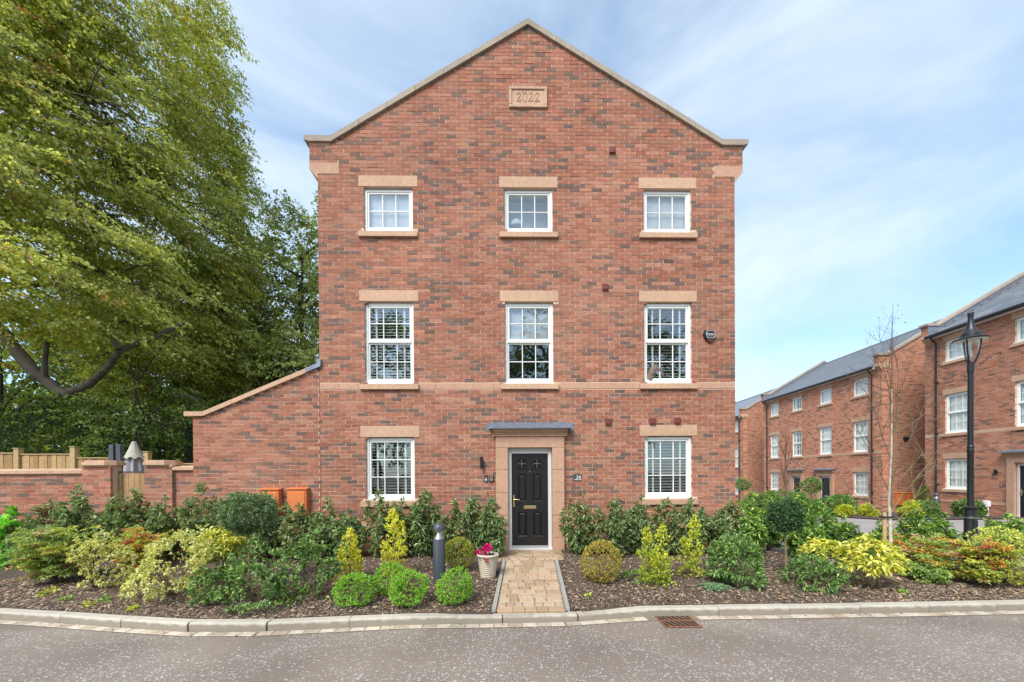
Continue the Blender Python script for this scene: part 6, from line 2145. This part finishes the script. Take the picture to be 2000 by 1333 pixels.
def crown_tree(label, x, y, z, zc, rad, seed, pal, n, nl=46, L=.14, W=.085, trunk=.28, name='woodland_tree', lean=(0, 0), group='woodland trees behind the garden', branches=10, sprayl=(.8, 1.6), lo=-1.0):
    rg = np.random.default_rng(seed)
    t = thing(name, label, 'tree', (x, y, z), 0, group)
    top = zc + rad[2] * .6
    b = MB(); limb(b, [(0, 0, -.3), (lean[0] * .3, lean[1] * .3, zc * .35), (lean[0] * .8, lean[1] * .8, zc * .75), (lean[0], lean[1], top)], trunk, trunk * .18, 10)
    tr = b.build('trunk', BARKD, t, True)
    for k in range(branches):
        zz = zc - rad[2] * .75 + rad[2] * 1.4 * k / branches; a = rg.uniform(0, 6.283)
        e = np.array([math.cos(a) * rad[0] * .8, math.sin(a) * rad[1] * .8, zz + rg.uniform(.3, 2)])
        bb = MB(); limb(bb, [(lean[0] * .7, lean[1] * .7, zz), e * np.array([.5, .5, 1]) + [0, 0, .2], e], trunk * .35, .02, 6); bb.build('branch', BARKD, tr, True)
    d = unit(rg.standard_normal((n, 3))); d = d[d[:, 2] > lo]; n = len(d)
    lob = rg.standard_normal((7, 3)) * 2.4; ph = rg.uniform(0, 6.28, 7)
    r = rg.uniform(.35, 1.0, n) ** .5 * (1 + .06 * np.sum(np.sin(d @ lob.T + ph), 1))
    A0 = d * r[:, None] * np.array(rad) * .92 + np.array([lean[0], lean[1], zc])
    g = np.sin(A0 @ np.array([1.1, .7, 1.3]) + seed) + np.sin(A0 @ np.array([-.6, 1.2, 1.9])) + np.sin(A0 @ np.array([1.5, -.9, .6]))
    keep = (g > -1.0) | (rg.random(n) < .15); A0, d = A0[keep], d[keep]
    ax = d * np.array([1, 1, .5]) + .4 * rg.standard_normal(d.shape) + np.array([0, 0, -.1])
    P, D = sprays(A0, ax, rg.uniform(*sprayl, len(d)), nl, rg, .42, .18)
    col = pick(pal, len(P), rg, .2) * np.repeat((1 + .18 * rg.standard_normal(len(d))).clip(.6, 1.5), nl)[:, None]
    k = rg.uniform(.75, 1.25, len(P))
    upv = unit(np.repeat(d, nl, 0) * np.array([.8, .8, .3]) + np.array([0, -.1, .45]) + .5 * rg.standard_normal(P.shape))
    link('crown', leaf_mesh('crown', LFT, P, D, L * k, W * k, col.clip(.008, .8), rg, fold=.10, up=upv), t)


crown_tree('tall loose crowned tree rising beside the left edge of the main house', -13.6, 18.0, -.8, 12.2, (5.0, 4.6, 8.0), 401, OAK, 1150, 46, .17, .105, .34, lean=(.6, 0))
crown_tree('second woodland tree behind the wing roof', -12.0, 14.0, -.6, 7.0, (3.4, 3.0, 4.4), 402, OAK, 560, 46, .15, .095, .22)
crown_tree('woodland tree with a thick dark trunk left of the wing roof', -15.8, 17.5, -.8, 10.5, (4.6, 4.2, 6.6), 403, WOOD, 650, 46, .18, .11, .42)
crown_tree('woodland tree with a reddish straight trunk above the closed parasol', -18.6, 15.8, -.7, 11.0, (4.8, 4.0, 6.0), 404, WOOD, 600, 46, .18, .11, .36)
crown_tree('woodland tree deep in the shade behind the fence, left of centre', -24.5, 19.0, -.9, 9.5, (5.5, 4.5, 7.5), 405, WOOD, 800, 46, .20, .12, .40)
crown_tree('woodland tree deep in the shade at the far left', -31.0, 17.0, -.9, 9.0, (5.5, 4.5, 7.5), 406, WOOD, 700, 46, .20, .12, .40)
crown_tree('slim dark sapling with a curved trunk behind the closed parasol', -13.2, 7.2, 0, 4.3, (2.2, 1.6, 2.0), 407, WOOD, 150, 40, .10, .065, .085, lean=(-.9, .2), branches=7, sprayl=(.5, 1.1))
for i, (x, y, h, w, lab) in enumerate(((-17.4, 7.6, 4.6, 4.6, 'dark glossy holly thicket at the far left above the fence'), (-14.6, 8.6, 4.0, 3.6, 'dark holly bush above the timber fence'), (-12.0, 9.6, 3.4, 3.4, 'dark holly bush behind the folded parasol'),
                                        (-9.6, 9.2, 3.6, 3.4, 'dark holly bush beside the end of the wing wall'), (-7.0, 10.5, 4.2, 3.6, 'dark bush behind the wing roof'), (-21.5, 7.2, 5.5, 4.2, 'dark evergreen bush under the beech trunk'))):
    mound_shrub('holly_bush', lab, 'bush', x, y, h, w, 420 + i, HOL, 900, 9, .12, .055, LFG, rough=.22, shell=(.35, 1.0), spread=.8, group='dark evergreen bushes', z=.2, gaps=.18)


def far_wood():
    """distant wood that closes the view under the crowns"""
    rg = np.random.default_rng(55)
    n = 26000
    P = np.stack([rg.uniform(-62, -9, n), rg.uniform(27, 34, n), rg.uniform(0, 1, n) ** .8 * 15.0 - 1.5], 1)
    P[:, 2] *= .75 + .25 * np.sin(P[:, 0] * .7) * np.sin(P[:, 0] * .23 + 1)
    o = link('distant_wood', leaf_mesh('distant_wood', LFT, P, rg.standard_normal((n, 3)), rg.uniform(.4, .8, n), rg.uniform(.3, .5, n), pick(WOOD, n, rg, .25), rg))
    o['label'] = 'distant wood glimpsed between the trunks behind the garden'; o['category'] = 'wood'; o['kind'] = 'stuff'


far_wood()

# trees across the road behind the viewer, mirrored in the windows
for i, (x, y, h) in enumerate(((-14, -36, 12.5), (-4.5, -38, 13.5), (5, -37, 12.5), (14.5, -36, 13))):
    crown_tree(('first', 'second', 'third', 'fourth')[i] + ' tree from the left mirrored above the slate roof in the windows', x, y, -.6, h, (5.6, 4.0, 9.0), 440 + i, WOOD, 700, 30, .28, .18, .35, group='trees mirrored in the front windows')


# ================================================================== bark chips and grass
def bark_chips():
    rg = np.random.default_rng(66)
    n = 62000
    x = rg.uniform(-9.5, 9.0, n)
    yk = np.array([kerb_y(a) for a in x]) + .015
    u = rg.random(n) ** 1.35
    yb = np.where(x < 5.2, -.5, -1.6)
    y = yk + (yb - yk) * u
    pc = .50 + (y + .1) * .062
    ok = (np.abs(x - pc) > .50) & ~((x < -7.7) & (y > -1.85) & (y < -1.0))
    x, y = x[ok], y[ok]; n = len(x)
    z = np.array([bedz(p, q) for p, q in zip(x, y)]) + .004 + rg.uniform(0, .018, n)
    a = rg.uniform(0, 6.283, n); L = rg.gamma(4, .0088, n).clip(.012, .085); W = L * rg.uniform(.16, .42, n); tl = rg.normal(0, .28, n)
    d = np.stack([np.cos(a) * np.cos(tl), np.sin(a) * np.cos(tl), np.sin(tl)], 1) * L[:, None]
    s = np.stack([-np.sin(a), np.cos(a), rg.normal(0, .3, n)], 1) * W[:, None]
    c = np.stack([x, y, z], 1)
    top = c + np.array([0, 0, 1.0]) * (W * .55)[:, None]
    v = np.stack([c - d / 2 - s / 4, c - s / 2, c + d / 2, c + s / 2, top], 1)
    f = np.array([[0, 1, 4], [1, 2, 4], [2, 3, 4], [3, 0, 4]])
    me = bpy.data.meshes.new('bark_chips')
    me.vertices.add(5 * n); me.vertices.foreach_set('co', v.astype(np.float32).ravel())
    idx = (np.arange(n)[:, None, None] * 5 + f[None]).astype(np.int32).ravel()
    me.loops.add(12 * n); me.loops.foreach_set('vertex_index', idx)
    me.polygons.add(4 * n); me.polygons.foreach_set('loop_start', (np.arange(4 * n) * 3).astype(np.int32)); me.polygons.foreach_set('loop_total', np.full(4 * n, 3, np.int32))
    col = pick([(2.0, (.075, .050, .034)), (3, (.15, .100, .066)), (3, (.25, .175, .118)), (2.6, (.39, .295, .205)), (.4, (.34, .14, .06))], n, rg, .22)
    at = me.attributes.new('col', 'FLOAT_COLOR', 'FACE'); at.data.foreach_set('color', np.repeat(np.concatenate([col, np.ones((n, 1))], 1), 4, 0).astype(np.float32).ravel())
    me.materials.append(CHIP); me.update(calc_edges=True)
    o = link('bark_chips', me); o['label'] = 'brown bark chips covering the planting beds'; o['category'] = 'bark chips'; stuff(o)
    # a few chips and dead leaves washed onto the channel and road
    rg = np.random.default_rng(67)
    n = 260; x = rg.uniform(-7, 8, n); y = np.array([kerb_y(a) for a in x]) - .14 - rg.gamma(1.2, .07, n); 
    o = link('fallen_leaves', leaf_mesh('fallen_leaves', LF, np.stack([x, y, np.full(n, ROADZ + .016)], 1), rg.standard_normal((n, 3)) * np.array([1, 1, .12]), rg.uniform(.012, .035, n), rg.uniform(.006, .016, n), pick([(3, (.09, .055, .03)), (2, (.20, .12, .06)), (1, (.04, .03, .02))], n, rg), rg))
    o['label'] = 'dead leaves scattered along the channel'; o['category'] = 'leaves'; stuff(o)
    n = 9000; x = rg.uniform(-13, -7.9, n); y = rg.uniform(-1.75, -1.08, n); ok = x < -8.05 + (y + 1.75) * -.7; x, y = x[ok], y[ok]; n = len(x)
    z = np.where(y < -.8, .078 * (y + .8), 0) + .012
    o = link('grass', leaf_mesh('grass', LF, np.stack([x, y, z], 1), np.array([0, 0, 1.0]) + .35 * rg.standard_normal((n, 3)), rg.uniform(.03, .06, n), .006, pick([(2, (.13, .26, .035)), (1, (.19, .33, .05))], n, rg), rg, droop=0))
    o['label'] = 'short green lawn grass at the left edge of the bed'; o['category'] = 'grass'; stuff(o)


bark_chips()
